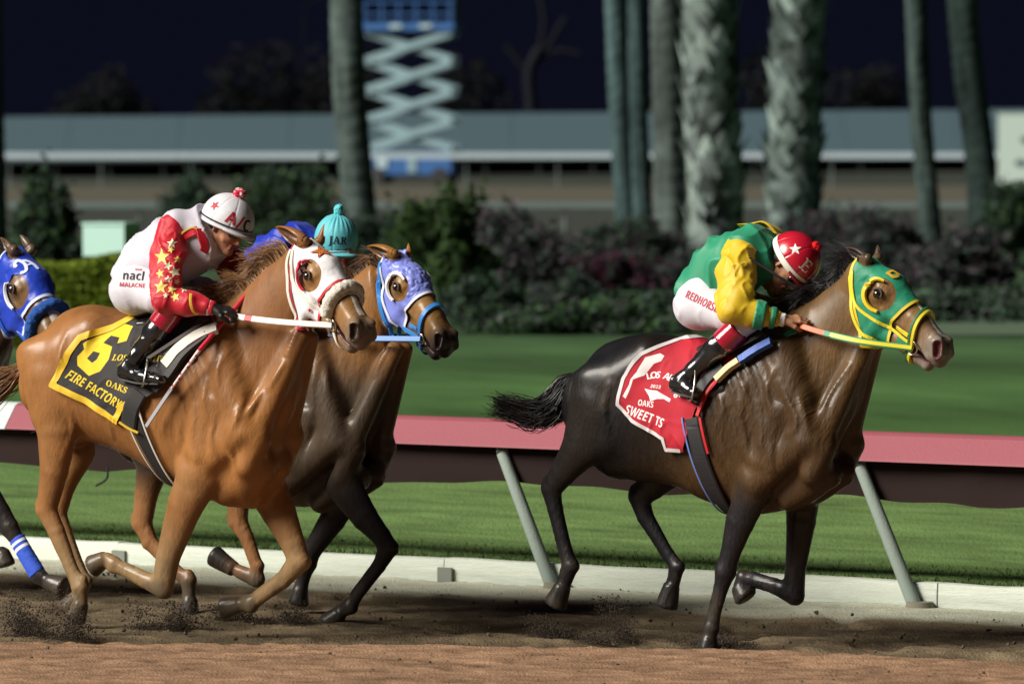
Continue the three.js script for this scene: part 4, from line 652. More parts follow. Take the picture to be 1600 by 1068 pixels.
// ---- leading horse: dark bay with green hood
const lead = makeHorse({
  H: place(1130, 27.1), foldX: .22, label: 'dark bay race horse in green hood and yellow bridle, galloping in the lead', shift: [0, 0],
  torso: [[[916, 572], [914, 690], .15], [[952, 535], [945, 740], .24], [[1010, 521], [1000, 752], .27], [[1075, 530], [1062, 760], .265], [[1140, 538], [1112, 784], .285], [[1203, 508], [1165, 803], .265], [[1250, 520], [1222, 798], .235], [[1280, 575], [1262, 785], .19]],
  neck: [[[1205, 500], [1288, 720], .15], [[1258, 476], [1334, 650], .115], [[1300, 445], [1350, 590], .09], [[1338, 416], [1366, 535], .08]],
  legs: [
    { z: .17, tag: 'hind', pts: [[935, 630, .17, .11], [910, 700, .115, .085], [880, 738, .07, .055], [861, 764, .052, .04], [868, 795, .04, .03], [884, 860, .034, .026], [891, 884, .042, .034], [884, 908, .033, .03]], hoof: [[880, 915], [868, 944]] },
    { z: -.15, tag: 'hind', pts: [[985, 655, .17, .1], [1048, 730, .11, .08], [1018, 757, .075, .055], [998, 776, .056, .042], [1008, 806, .042, .032], [1046, 866, .033, .026], [1058, 886, .042, .034], [1054, 908, .033, .03]], hoof: [[1050, 914], [1042, 946]] },
    { z: .16, tag: 'fore', pts: [[1180, 760, .1, .07], [1156, 815, .078, .055], [1141, 866, .052, .042], [1134, 892, .056, .048], [1127, 918, .037, .03], [1116, 962, .032, .026], [1112, 980, .042, .034], [1109, 995, .033, .03]], hoof: [[1109, 997], [1107, 1014]] },
    { z: -.15, tag: 'fore', pts: [[1255, 755, .11, .07], [1252, 815, .082, .06], [1243, 890, .054, .044], [1240, 926, .06, .05], [1212, 916, .04, .032], [1174, 905, .034, .028], [1163, 904, .042, .034], [1157, 915, .034, .03]], hoof: [[1156, 916], [1166, 932]] },
  ],
  poll: [1350, 410], muzzle: [1487, 553], pollZ: 0, muzzleZ: .02, ears: [[[1319, 388], .05, 1], [[1374, 383], -.09, -1]],
  folds: [[[1200, 574], [1192, 611], [1202, 650]], [[1210, 594], [1227, 628], [1239, 652], [1236, 672], [1222, 678]], [[1160, 598], [1156, 643], [1161, 681], [1162, 722]], [[1180, 628], [1184, 666], [1189, 701], [1198, 716]], [[1145, 646], [1151, 686], [1160, 722]], [[1127, 618], [1127, 652], [1139, 680]], [[1203, 694], [1204, 736]], [[1250, 620], [1261, 672]], [[1300, 560], [1284, 600], [1280, 640]], [[950, 600], [944, 650], [956, 700]]],
  bump: .014, rough: .55, coat: .38, lid: [.05, .035, .025],
  colors: (k, x, y, z, h) => {
    if (k === 'fold') k = y > 1.25 ? 'neck' : 'body'; if (k === 'hoof') return [.02, .018, .016]; if (k === 'nostril') return [.12, .04, .042]; if (k === 'ear_hole') return [.03, .022, .02]; if (k === 'mouth') return [.12, .05, .05];
    if (k === 'hind' || k === 'fore') { const t = smooth(.75, 1.1, y); return [lerp(.009, .02, t), lerp(.0085, .016, t), lerp(.011, .013, t)]; }
    if (k === 'ear') return [.06, .042, .03];
    if (k === 'muzzle' || k === 'lips' || k === 'jaw' || k === 'head') { const a = h.inv(V(x, y, z)), t = smooth(.68, .9, a[0]), bl = Math.abs(a[2]) < .028 && a[1] > .03 && a[0] > .45 && a[0] < .86; if (bl) return [.6, .57, .52]; return [lerp(.2, .19, t), lerp(.112, .16, t), lerp(.046, .13, t)]; }
    const f = smooth(-.55, .25, x), belly = smooth(1.1, .85, y) * smooth(-.75, -.2, x) * (1 - smooth(.3, .5, x)); const n = k === 'neck' ? .8 : 0;
    const t = clamp(f * .75 + belly * .5 + n * .4); const nk = k === 'neck' ? smooth(1.35, 1.6, y) : 0; return [lerp(.006, .07 + .055 * nk, t), lerp(.0058, .037 + .031 * nk, t), lerp(.0072, .014 + .010 * nk, t)];
  },
  hood: [[-.06, .22], [-.02, -.02], [.05, -.13], [.46, -.42], [.60, -.32], [.51, -.15], [.54, .25]], eyeHole: [.315, -.03, .125],
  prints: [{ at: [.27, .11, .05], u: [1, 0, 0], w: .095, h: .07, mat: boxLetter }, { at: [.36, .12, -.09], u: [1, 0, 0], w: .07, h: .06, mat: boxLetter }],
  hoodMat: phys(.012, .23, .125, .55, { sheen: .5, sheenColor: new THREE.Color(.2, .6, .4) }), trimMat: std(.7, .52, .03, .5),
  cupMat: std(.75, .52, .02, .45), cupArc: [1.9, 5.3],
  bridle: {
    mat: std(.72, .62, .04, .45), bit: [.76, -.16, .1], ringR: .036,
    straps: [
      { pts: [[.02, -.06, .12], [.2, -.22, .14], [.46, -.2, .13], [.74, -.15, .12]], w: .018 },
      { pts: [[.04, -.1, .1], [.25, -.3, .12], [.5, -.4, .05]], w: .02 },
      { pts: [[.57, -.13, .12], [.68, -.1, .1]], w: .024 },
      { pts: [[.62, -.2, .1], [.74, -.17, .1]], w: .03, mat: std(.02, .2, .1, .5) },
      { pts: [[.74, -.18, .1], [.78, -.26, .05], [.80, -.27, 0]], w: .024 },
    ],
    loops: [{ x: .70, y: -.06, tilt: .2, w: .036, t: .012, off: .008 }, { x: .685, y: -.06, tilt: .2, w: .012, t: .016, off: .008, mat: std(.02, .2, .1, .5), name: 'noseband_edge' }],
  },
  mane: { n: 800, top: [[1215, 496], [1262, 468], [1300, 440], [1340, 410]], len: .11, c: black }, tail: { n: 900, c: black, pts: [[900, 588, 0, .02], [884, 602, .02, .045], [868, 632, .04, .075], [844, 648, .05, .085], [812, 640, .06, .075], [780, 632, .08, .08]] },
});
// ---- chestnut horse, nearest
const chest = makeHorse({
  H: place(270, 27.55), foldX: .2, label: 'bright chestnut race horse in white hood with red stars, nearest the camera', shift: [-884, -12], rear: [-872, -42],
  torso: [[[66, 545], [66, 650], .15], [[98, 492], [94, 700], .25], [[142, 476], [134, 690], .275], [[198, 488], [186, 704], .265], [[252, 500], [234, 728], .28], [[315, 494], [280, 756], .265], [[362, 505], [345, 786], .245], [[402, 560], [395, 795], .2]],
  neck: [[[318, 490], [420, 720], .16], [[372, 462], [458, 640], .125], [[408, 425], [468, 575], .1], [[452, 392], [474, 512], .085]],
  legs: [
    { z: .17, tag: 'hind', pts: [[78, 590, .17, .11], [90, 670, .13, .09], [84, 735, .085, .065], [72, 796, .06, .046], [88, 830, .047, .036], [108, 880, .038, .03], [124, 918, .046, .038], [126, 940, .036, .032]], hoof: [[126, 942], [117, 966]] },
    { z: -.15, tag: 'hind', pts: [[105, 640, .16, .1], [120, 705, .11, .085], [100, 755, .07, .055], [88, 802, .055, .042], [100, 832, .042, .032], [122, 886, .034, .028], [132, 908, .042, .034], [126, 926, .034, .03]], hoof: [[124, 930], [106, 950]] },
    { z: .17, tag: 'fore', pts: [[312, 740, .13, .08], [288, 790, .105, .07], [262, 870, .066, .052], [254, 916, .06, .05], [226, 906, .042, .034], [192, 888, .036, .03], [178, 882, .046, .036], [166, 872, .036, .032]], hoof: [[164, 872], [144, 884]] },
    { z: -.15, tag: 'fore', pts: [[408, 745, .13, .08], [436, 800, .1, .068], [458, 850, .066, .052], [467, 876, .06, .05], [442, 906, .044, .034], [404, 934, .036, .03], [391, 942, .046, .036], [376, 944, .036, .032]], hoof: [[374, 944], [350, 950]] },
  ],
  poll: [478, 382], muzzle: [577, 526], pollZ: 0, muzzleZ: .15, ears: [[[426, 357], .06, 1], [[510, 350], -.06, -1]],
  folds: [[[356, 540], [334, 568], [332, 600], [346, 632]], [[314, 594], [312, 630], [321, 660]], [[378, 616], [366, 650], [355, 680]], [[300, 634], [295, 680], [303, 720]], [[330, 650], [325, 690], [335, 726]], [[394, 594], [383, 645]], [[99, 632], [113, 680], [107, 726]], [[150, 634], [161, 670], [153, 704]], [[97, 515], [91, 560], [105, 595]], [[280, 634], [271, 695]], [[345, 690], [352, 730]], [[420, 560], [404, 600]], [[440, 500], [424, 545]]],
  mud: .8, bump: .008, rough: .5, coat: .36, lid: [.1, .05, .02],
  colors: (k, x, y, z, h) => {
    if (k === 'fold') k = y > 1.25 ? 'neck' : 'body'; if (k === 'hoof') return [.05, .04, .03]; if (k === 'nostril') return [.03, .015, .012]; if (k === 'ear_hole') return [.12, .05, .02]; if (k === 'mouth') return [.08, .03, .03];
    if (k === 'hind' || k === 'fore') { const t = smooth(.35, .75, y); return [lerp(.24, .25, t), lerp(.155, .115, t), lerp(.075, .04, t)]; }
    if (k === 'muzzle' || k === 'lips' || k === 'jaw' || k === 'head') { const a = h.inv(V(x, y, z)), t = smooth(.72, .95, a[0]), bl = Math.abs(a[2] + .01) < .03 && a[1] > .0 && a[0] > .35 && a[0] < .82; if (bl) return [.75, .68, .6]; return [lerp(.28, .16, t), lerp(.145, .115, t), lerp(.055, .085, t)]; }
    const belly = smooth(1.0, .75, y) * (1 - smooth(.25, .4, x)); const dk = .5 + .5 * noise(x * 2.4, y * 2.4, z * 2); return [lerp(.265, .31, belly) * (.86 + .28 * dk), lerp(.118, .2, belly) * (.84 + .28 * dk), lerp(.038, .1, belly)];
  },
  hood: [[-.05, .22], [-.02, -.02], [.04, -.13], [.45, -.44], [.60, -.34], [.50, -.16], [.50, .25]], eyeHole: [.30, -.035, .125],
  prints: [{ at: [.19, .12, .03], u: [.35, 0, -.94], w: .14, h: .14, mat: bigStar }, { at: [.48, -.24, .13], u: [1, -.5, 0], w: .036, h: .036, mat: smallStar }, { at: [.53, -.3, .11], u: [1, -.5, 0], w: .022, h: .022, mat: smallStar }],
  hoodMat: phys(.78, .77, .8, .5, { sheen: .4, sheenColor: new THREE.Color(1, 1, 1) }), trimMat: std(.5, .02, .035, .5),
  cupMat: std(.5, .02, .04, .5), cupArc: [2.2, 5.0], cupW: .02, cupDark: std(.06, .008, .012, .6),
  bridle: {
    mat: std(.72, .68, .6, .5), bit: [.71, -.16, .1], ringR: .034,
    straps: [
      { pts: [[.0, -.05, .12], [.06, -.16, .13], [.3, -.36, .1], [.48, -.45, .03]], w: .018 },
      { pts: [[.02, -.03, .12], [.18, -.2, .14], [.45, -.2, .13], [.69, -.17, .12]], w: .02 },
      { pts: [[.56, -.13, .12], [.69, -.15, .11]], w: .022 },
      { pts: [[.71, -.17, .1], [.82, -.25, .07], [.87, -.25, 0]], w: .018 },
    ],
    loops: [{ x: .62, y: -.07, tilt: .12, w: .033, off: .022, roll: .3, mat: std(.74, .7, .62, .95, { bumpMap: bumpDirt, bumpScale: .01 }), name: 'noseband', label: 'thick white sheepskin noseband' }, { x: .66, y: -.08, tilt: .1, w: .018, t: .004, off: .007, name: 'noseband' }],
  },
  mane: { n: 950, top: [[330, 482], [375, 462], [412, 424], [450, 388]], len: .13, c: [.26, .135, .055] }, tail: { n: 300, c: [.2, .1, .04], pts: [[52, 566, 0, .02], [30, 580, .02, .04], [8, 596, .05, .08], [-30, 618, .08, .12], [-70, 640, .1, .16]] },
});
// ---- bay horse behind the chestnut
const bay = makeHorse({
  H: place(420, 28.9), foldX: .2, label: 'brown bay race horse in lilac hood and blue bridle, behind the chestnut', shift: [-735, 5], rear: [-745, -8],
  torso: [[[182, 575], [180, 670], .15], [[215, 520], [205, 720], .24], [[262, 506], [248, 718], .265], [[322, 515], [306, 732], .26], [[382, 520], [362, 758], .28], [[450, 508], [416, 782], .265], [[497, 528], [476, 792], .235], [[535, 590], [520, 784], .19]],
  neck: [[[452, 506], [555, 720], .15], [[505, 478], [592, 640], .115], [[545, 440], [608, 578], .092], [[580, 412], [608, 520], .08]],
  legs: [
    { z: .16, tag: 'hind', pts: [[205, 640, .16, .1], [240, 720, .11, .085], [228, 772, .07, .055], [222, 818, .055, .042], [234, 846, .042, .032], [276, 892, .035, .028], [294, 908, .044, .036], [296, 932, .034, .03]], hoof: [[296, 936], [294, 968]] },
    { z: -.14, tag: 'hind', pts: [[262, 640, .16, .1], [352, 726, .11, .08], [372, 775, .07, .055], [372, 815, .056, .042], [386, 840, .042, .034], [402, 884, .036, .03], [400, 904, .046, .036], [372, 892, .036, .032]], hoof: [[365, 889], [334, 868]] },
    { z: .15, tag: 'fore', pts: [[535, 755, .11, .07], [570, 808, .075, .055], [596, 838, .054, .044], [606, 856, .056, .046], [592, 884, .038, .03], [556, 932, .033, .027], [547, 946, .042, .034], [533, 956, .034, .03]], hoof: [[531, 958], [512, 974]] },
    { z: -.15, tag: 'fore', pts: [[555, 750, .1, .07], [520, 810, .075, .055], [486, 862, .052, .044], [480, 880, .054, .046], [475, 900, .036, .03], [470, 918, .04, .034]], hoof: [[469, 920], [466, 942]] },
  ],
  poll: [617, 401], muzzle: [707, 541], pollZ: 0, muzzleZ: .13, ears: [[[570, 388], .06, 1], [[640, 380], -.06, -1]],
  folds: [[[490, 560], [478, 600], [482, 650]], [[520, 560], [512, 610]], [[460, 610], [456, 660]], [[560, 520], [548, 570]]],
  rough: .5, coat: .35, lid: [.07, .045, .025],
  colors: (k, x, y, z, h) => {
    if (k === 'fold') k = y > 1.25 ? 'neck' : 'body'; if (k === 'hoof') return [.025, .022, .02]; if (k === 'nostril') return [.02, .012, .012]; if (k === 'ear_hole') return [.1, .05, .02]; if (k === 'mouth') return [.05, .03, .03];
    if (k === 'fore') return [.016, .013, .014]; if (k === 'hind') { const t = smooth(.55, .85, y), q = smooth(.14, .3, y); return [lerp(lerp(.08, .25, q), .03, t), lerp(lerp(.06, .115, q), .02, t), lerp(lerp(.04, .045, q), .014, t)]; }
    if (k === 'muzzle' || k === 'lips' || k === 'jaw' || k === 'head') { const a = h.inv(V(x, y, z)), t = smooth(.66, .95, a[0]); if (k === 'lips' || k === 'jaw') return [lerp(.1, .02, smooth(.5, .7, a[0])), lerp(.06, .017, smooth(.5, .7, a[0])), lerp(.03, .017, smooth(.5, .7, a[0]))]; return [lerp(.24, .03, t), lerp(.125, .024, t), lerp(.04, .02, t)]; }
    if (k === 'ear') return [.27, .12, .03];
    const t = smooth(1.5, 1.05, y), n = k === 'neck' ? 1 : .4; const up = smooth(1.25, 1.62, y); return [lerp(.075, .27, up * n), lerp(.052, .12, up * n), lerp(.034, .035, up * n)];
  },
  hood: [[-.05, .22], [-.02, -.02], [.05, -.13], [.42, -.42], [.58, -.32], [.49, -.15], [.50, .25]], eyeHole: [.305, -.035, .12],
  hoodMat: phys(.19, .23, .66, .4, { sheen: .4, sheenColor: new THREE.Color(.6, .6, 1) }), trimMat: std(.7, .72, .78, .5),
  hoodBump: (a) => a[0] < .45 && a[1] > -.02 ? .011 * Math.abs(noise(a[0] * 26, a[1] * 26, a[2] * 26 + 4)) : 0,
  cupMat: std(.75, .76, .8, .45), cupArc: [1.4, 5.1], cupW: .026,
  bridle: {
    mat: std(.035, .22, .62, .45), bit: [.76, -.17, .1], ringR: .03,
    straps: [
      { pts: [[.0, -.06, .12], [.06, -.15, .13], [.3, -.35, .1], [.5, -.42, .04]], w: .026 },
      { pts: [[.03, -.08, .12], [.25, -.26, .13], [.5, -.34, .09]], w: .018, mat: std(.6, .66, .78, .5) },
      { pts: [[.58, -.2, .1], [.68, -.14, .1]], w: .024 },
      { pts: [[.54, -.28, .1], [.75, -.18, .1]], w: .026 },
      { pts: [[.76, -.18, .1], [.8, -.27, .05], [.83, -.28, 0]], w: .02 },
    ],
    loops: [{ x: .69, y: -.06, tilt: .18, w: .03, t: .009, off: .008 }],
  },
  mane: { n: 700, top: [[465, 495], [510, 466], [548, 430], [592, 402]], len: .12, c: [.16, .08, .035] }, tail: { n: 220, c: black, pts: [[170, 580, 0, .02], [150, 600, .02, .05], [120, 640, .05, .08], [90, 660, .08, .12]] },
});
// ---- fourth horse, at the left edge
const SX = -574, SY = -8, sh = (l) => l.map(([t, u, w]) => [[t[0] + SX, t[1] + SY], [u[0] + SX, u[1] + SY], w]);
const fourth = makeHorse({
  H: place(-160, 29.9), foldX: .2, label: 'bay race horse in royal blue hood with white initials, cut by the left edge', shift: [-787 + SX, 5 + SY], rear: [-797 + SX, -8 + SY],
  torso: sh(bay.S.torso).map(([t, u, w]) => [[t[0] - 52, t[1]], [u[0] - 52, u[1]], w]), neck: sh(bay.S.neck).map(([t, u, w], i) => { const q = [52, 50, 34, 8][i]; return [[t[0] - q, t[1]], [u[0] - q, u[1]], w]; }),
  legs: [
    { z: .16, tag: 'hind', pts: [[205, 640, .16, .1], [240, 720, .11, .085], [228, 772, .07, .055], [222, 818, .055, .042], [234, 846, .042, .032], [294, 908, .044, .036], [296, 932, .034, .03]].map((q) => [q[0] + SX, q[1] - 12, q[2], q[3]]), hoof: [[296 + SX, 920], [294 + SX, 948]] },
    { z: -.14, tag: 'hind', pts: [[262, 640, .16, .1], [352, 726, .11, .08], [372, 815, .056, .042], [402, 884, .036, .03], [400, 904, .046, .036], [372, 892, .036, .032]].map((q) => [q[0] + SX, q[1] - 12, q[2], q[3]]), hoof: [[365 + SX, 877], [334 + SX, 856]] },
    { z: .15, tag: 'fore', pts: [[-70, 735, .11, .07], [-24, 765, .08, .058], [0, 800, .06, .048], [14, 824, .056, .046], [28, 846, .04, .032], [52, 884, .036, .03], [60, 898, .044, .036], [74, 908, .034, .03]], hoof: [[76, 908], [98, 918]] },
    { z: -.15, tag: 'fore', pts: [[-64, 745, .1, .07], [-44, 800, .07, .055], [-30, 850, .052, .044], [-8, 866, .04, .032], [4, 864, .04, .032]], hoof: [[3, 862], [8, 882]] },
  ],
  poll: [26, 396], muzzle: [108, 562], pollZ: 0, muzzleZ: .2, ears: [[[-4, 372], .06, 1], [[33, 366], -.05, -1]],
  rough: .38, coat: .5, lid: [.07, .04, .025],
  colors: (k, x, y, z, h) => {
    if (k === 'fold') k = y > 1.25 ? 'neck' : 'body'; if (k === 'hoof') return [.06, .05, .04]; if (k === 'nostril') return [.02, .012, .012]; if (k === 'ear_hole') return [.1, .05, .02]; if (k === 'mouth') return [.05, .03, .03];
    if (k === 'hind' || k === 'fore') return [.02, .017, .017];
    if (k === 'muzzle' || k === 'lips' || k === 'jaw' || k === 'head') { const a = h.inv(V(x, y, z)); if (Math.abs(a[2]) < .05 && a[1] > 0 && a[0] > .4) return [.7, .64, .6]; return [.15, .085, .04]; }
    if (k === 'ear') return [.09, .06, .04]; return [.07, .04, .022];
  },
  hood: [[-.06, .22], [-.03, -.02], [.04, -.13], [.42, -.42], [.58, -.32], [.50, -.15], [.48, .25]], eyeHole: [.33, -.035, .125],
  prints: [{ at: [.2, .1, .05], u: [.2, 0, -.98], w: .15, h: .15, mat: curlA }],
  hoodMat: phys(.012, .045, .45, .38, { sheen: .4, sheenColor: new THREE.Color(.4, .5, 1) }), trimMat: std(.6, .66, .8, .5),
  cupMat: std(.75, .78, .85, .45), cupArc: [3.4, 5.3], cupW: .03,
  bridle: {
    mat: std(.02, .1, .55, .45), bit: [.76, -.17, .1], ringR: .034,
    straps: [{ pts: [[.0, -.06, .12], [.06, -.15, .13], [.3, -.35, .1], [.5, -.42, .04]], w: .026 }, { pts: [[.52, -.2, .11], [.62, -.2, .1], [.75, -.18, .1]], w: .026, mat: std(.6, .66, .8, .5) }, { pts: [[.5, -.3, .1], [.74, -.2, .1]], w: .026 }, { pts: [[.76, -.18, .1], [.8, -.27, .05], [.83, -.28, 0]], w: .024 }],
    loops: [{ x: .63, y: -.06, tilt: .15, w: .034, off: .02, roll: .36, mat: std(.02, .1, .42, .95, { bumpMap: bumpDirt, bumpScale: .015 }), label: 'thick blue fleece noseband' }],
  },
  mane: { n: 260, top: [[465, 495], [510, 466], [548, 430], [592, 402]].map(([x, y]) => [x + SX, y + SY]), len: .12, c: black }, tail: { n: 60, c: black, pts: [[170 + SX, 580, 0, .02], [150 + SX, 600, .02, .05], [120 + SX, 640, .05, .08]] },
});
{
  const f = new Field(), a = fourth.H.pt(26, 842, .15), b = fourth.H.pt(58, 896, .15); f.seg(a, b, [.05, .042], [.052, .044], .01, 'a', null, .008);
  const d = b.clone().sub(a), L = d.length(); d.normalize();
  part('leg_wrap', geoOf(f.mesh(.007, { disp: (p) => .0016 * noise(p.x * 60, p.y * 90, p.z * 60) }), { recompute: true, uv: (x, y, z) => [.5, (V(x, y, z).sub(a).dot(d)) / L] }), new THREE.MeshStandardMaterial({ roughness: .8, map: canvas(16, 256, (g) => { g.fillStyle = '#2f55c8'; g.fillRect(0, 0, 16, 256); g.fillStyle = '#e8ecf6'; g.fillRect(0, 218, 16, 18); g.fillRect(0, 178, 16, 20); }) }), fourth.root, 'blue leg wrap with two white stripes');
}
// ---------------------------------------------------------------- saddles, cloths, riders
const wrinkle = (amp, f = 14) => (p) => { const wx = p.x + .05 * noise(p.x * 6, p.y * 6, p.z * 6 + 5), wy = p.y + .05 * noise(p.x * 6 + 8, p.y * 6, p.z * 6), a = 1 - Math.abs(noise(wx * f * .9 + wy * f * .5 + 3, (wy - wx) * f * .38, p.z * f * .7)), b = 1 - Math.abs(noise(wx * f * 1.9 - wy * f * .9, wy * f * .8 + wx * f * .3 + 7, p.z * f * 1.3)); return amp * (1.7 * a ** 5 - .45 + (.9 * b ** 5 - .2) * smooth(-.2, .4, noise(p.x * 7, p.y * 7 + 4, p.z * 7))); };
const clothGrain = grain(256, (u, v) => .5 + .5 * Math.sin(u * 6.283 * 64) * Math.sin(v * 6.283 * 64)); clothGrain.repeat.set(8, 8);
const silk = (r, g, b, rough = .42) => phys(r, g, b, rough, { sheen: .5, sheenColor: new THREE.Color().setRGB(Math.min(1, r + .3), Math.min(1, g + .3), Math.min(1, b + .3)), bumpMap: clothGrain, bumpScale: .0006 });
const leatherBlack = phys(.012, .012, .014, .22, { clearcoat: 1, clearcoatRoughness: .12 });
const skinMat = vcol(.5);
function top(name, label, cat, H) { return thing(name, label, cat, H.o.toArray(), -YAW); }
// a saddle cloth: a shell of the horse inside a side outline; the print uses the cloth's own lengthwise and downward axes
function saddleCloth(hs, label, outline, { tex, border, borderW = .025, borderMat, mat, z = .26, off = .014, flap = null, wr = .006 }) {
  const { H, F } = hs, t = top('saddle_cloth', label, 'saddle cloth', H), pts = outline.map(([x, y]) => { const p = H.pt(x, y, z); return [p.x, p.y]; }), pf = poly(pts), xs = pts.map((p) => p[0]), ys = pts.map((p) => p[1]);
  const box = [Math.min(...xs) - .05, Math.min(...ys) - .05, -.42, Math.max(...xs) + .05, Math.max(...ys) + .1, .42], g = F.grid(.0085, box, off + .01), w = wrinkle(wr, 7);
  const edge = (p) => wr * 2.2 * smooth(.14, 0, pf(p.x, p.y)) * (.5 + .9 * noise(p.x * 9, p.y * 9, 2 + p.z * .5));
  const raw = F.mesh(0, { grid: g, off, disp: (p) => w(p) + Math.max(0, edge(p)) });
  const A = H.pt(tex.x, tex.y, z), Bx = H.pt(tex.x + tex.w, tex.y, z), By = H.pt(tex.x, tex.y + tex.h, z), uv = (x, y) => { const dx = x - A.x, dy = y - A.y, ex = Bx.x - A.x, ey = Bx.y - A.y, fx = By.x - A.x, fy = By.y - A.y, D = ex * fy - ey * fx; return [(dx * fy - dy * fx) / D, 1 - (ex * dy - ey * dx) / D]; };
  part('cloth', geoOf(clipRaw(raw, (x, y) => pf(x, y)), { uv: (x, y, z2) => uv(x, y), recompute: true }), new THREE.MeshPhysicalMaterial({ map: canvas(1024, 1024, tex.draw), roughness: .7, sheen: .3, side: THREE.DoubleSide, bumpMap: clothGrain, bumpScale: .0008 }), t);
  if (borderMat) { const r2 = F.mesh(0, { grid: g, off: off + .0035, disp: (p) => w(p) + Math.max(0, edge(p)) }); part('border', geoOf(clipRaw(r2, (x, y) => { const d = pf(x, y); return Math.min(d + .004, borderW - d, border ? border(x, y, H, z) : 1); }), { recompute: true }), borderMat, t); }
  return t;
}
// a band round the barrel, in a slanting plane through two pixels of the near side
function girthBand(hs, a, b, width, thick, off, mat, parent, name = 'girth', from = 0, to = 1) {
  const { H, F0: F } = hs, A = H.pt(...a, .2), B = H.pt(...b, .2), C = A.clone().add(B).multiplyScalar(.5); C.z = 0; const ax = A.clone().sub(B); ax.z = 0; const hl = ax.length() / 2; ax.normalize(); const N = 64, pts = [];
  for (let i = 0; i <= N; i++) { const t = lerp(from, to, i / N) * 6.2832, dir = ax.clone().multiplyScalar(Math.cos(t)).addScaledVector(V(0, 0, 1), Math.sin(t)), o = C.clone().addScaledVector(dir, .6); pts.push(F.hit(o, dir.clone().negate(), off)); }
  return part(name, ribbon(pts, pts.map((p) => F.grad(p)), width, thick, from === 0 && to === 1), mat, parent);
}
function makeSaddle(hs, label, q, o) { // q: pixel points
  const { H, F } = hs, t = top('saddle', label, 'saddle', H), f = new Field(), P = (a, z) => H.pt(a[0], a[1], z);
  f.seg(P(q.cantle, 0), P(q.pommel, 0), [.035, .15], [.045, .11], .03, 'a', UP);
  for (const s of [1, -1]) { const a = P(q.pommel, .16), b = P(q.flap, .25), c = P(q.cantle, .16); for (const v of [a, b, c]) v.z *= s; f.seg(a, b, [.05, .02], [.09, .015], .04); f.seg(c, b, [.05, .02], [.08, .015], .04); }
  part('seat', geoOf(f.mesh(.01), { recompute: true }), phys(.012, .011, .011, .4, { clearcoat: .4, clearcoatRoughness: .3 }), t);
  for (const r of o.rolls) { const c = curve(r.pts.map(([x, y]) => F.snap(H.pt(x, y, .25), r.off ?? .03)), 20); part('pad_roll', ribbon(c, c.map((p) => F.grad(p)), r.w, r.t, false), r.mat, t, r.label); }
  for (const g of o.girths) girthBand(hs, g.a, g.b, g.w, g.t ?? .006, g.off ?? .02, g.mat, t, g.name ?? 'girth', g.from ?? .2, g.to ?? .8);
  if (q.stirrup) for (const s of [1, -1]) { const a = P(q.stirrup[0], .3), b = P(q.stirrup[1], .33), l = P(q.pommel, .2); for (const v of [a, b, l]) v.z *= s; part('stirrup_leather', ribbon(curve([l, a], 8), Array(9).fill(V(.2, .2, s).normalize()), .022, .004), std(.03, .018, .012, .5), t); const m = a.clone().add(b).multiplyScalar(.5), up = a.clone().sub(b), sd = V(.5, 0, s * .6).normalize().multiplyScalar(.055); part('stirrup_iron', tube([a, a.clone().lerp(b, .4).add(sd), b.clone().add(sd), b.clone().sub(sd), a.clone().lerp(b, .4).sub(sd)], .006, 40, 8, true), std(.5, .48, .44, .3, { metalness: 1 }), t); }
  return t;
}
// a person's head: x towards the face, y up, z to the person's right, in metres
function personHead(F, o, X, Y, Z, col) {
  const A = (a, b, c) => o.clone().addScaledVector(X, a).addScaledVector(Y, b).addScaledVector(Z, c), s = (p, q, ra, rb, k, tag = 'skin', sub = false) => F.seg(A(...p), A(...q), ra, rb, k, tag, Y, null, sub);
  s([-.03, .035, 0], [.03, .03, 0], [.09, .074], [.085, .074], .04);
  s([.02, -.02, 0], [.055, -.03, 0], [.075, .058], [.055, .05], .03);
  for (const z of [1, -1]) { s([.005, -.07, .045 * z], [.075, -.1, .012 * z], [.024, .018], [.02, .018], .03); s([.072, -.022, .036 * z], [.055, -.03, .05 * z], [.02, .016], [.022, .016], .02); s([.09, .03, .016 * z], [.08, .03, .046 * z], [.01, .01], [.009, .009], .012); s([.084, .006, .03 * z], [.09, .006, .034 * z], [.013, .015], [.012, .013], .01, 'skin', true); s([-.01, .015, .078 * z], [-.012, -.025, .074 * z], [.02, .01], [.014, .008], .01); s([.103, -.036, .011 * z], [.1, -.035, .013 * z], [.009, .009], [.009, .009], .008); }
  s([.094, .018, 0], [.12, -.03, 0], [.009, .009], [.013, .012], .015);
  F.ball(A(.088, -.103, 0), .017, .02, 'skin');
  s([.096, -.06, .016], [.096, -.06, -.016], [.008, .009], [.008, .009], .008, 'lip'); s([.093, -.073, .014], [.093, -.073, -.014], [.008, .009], [.008, .009], .008, 'lip');
  s([.11, -.0665, .022], [.11, -.0665, -.022], [.0025, .014], [.0025, .014], .004, 'lip', true);
  return A;
}
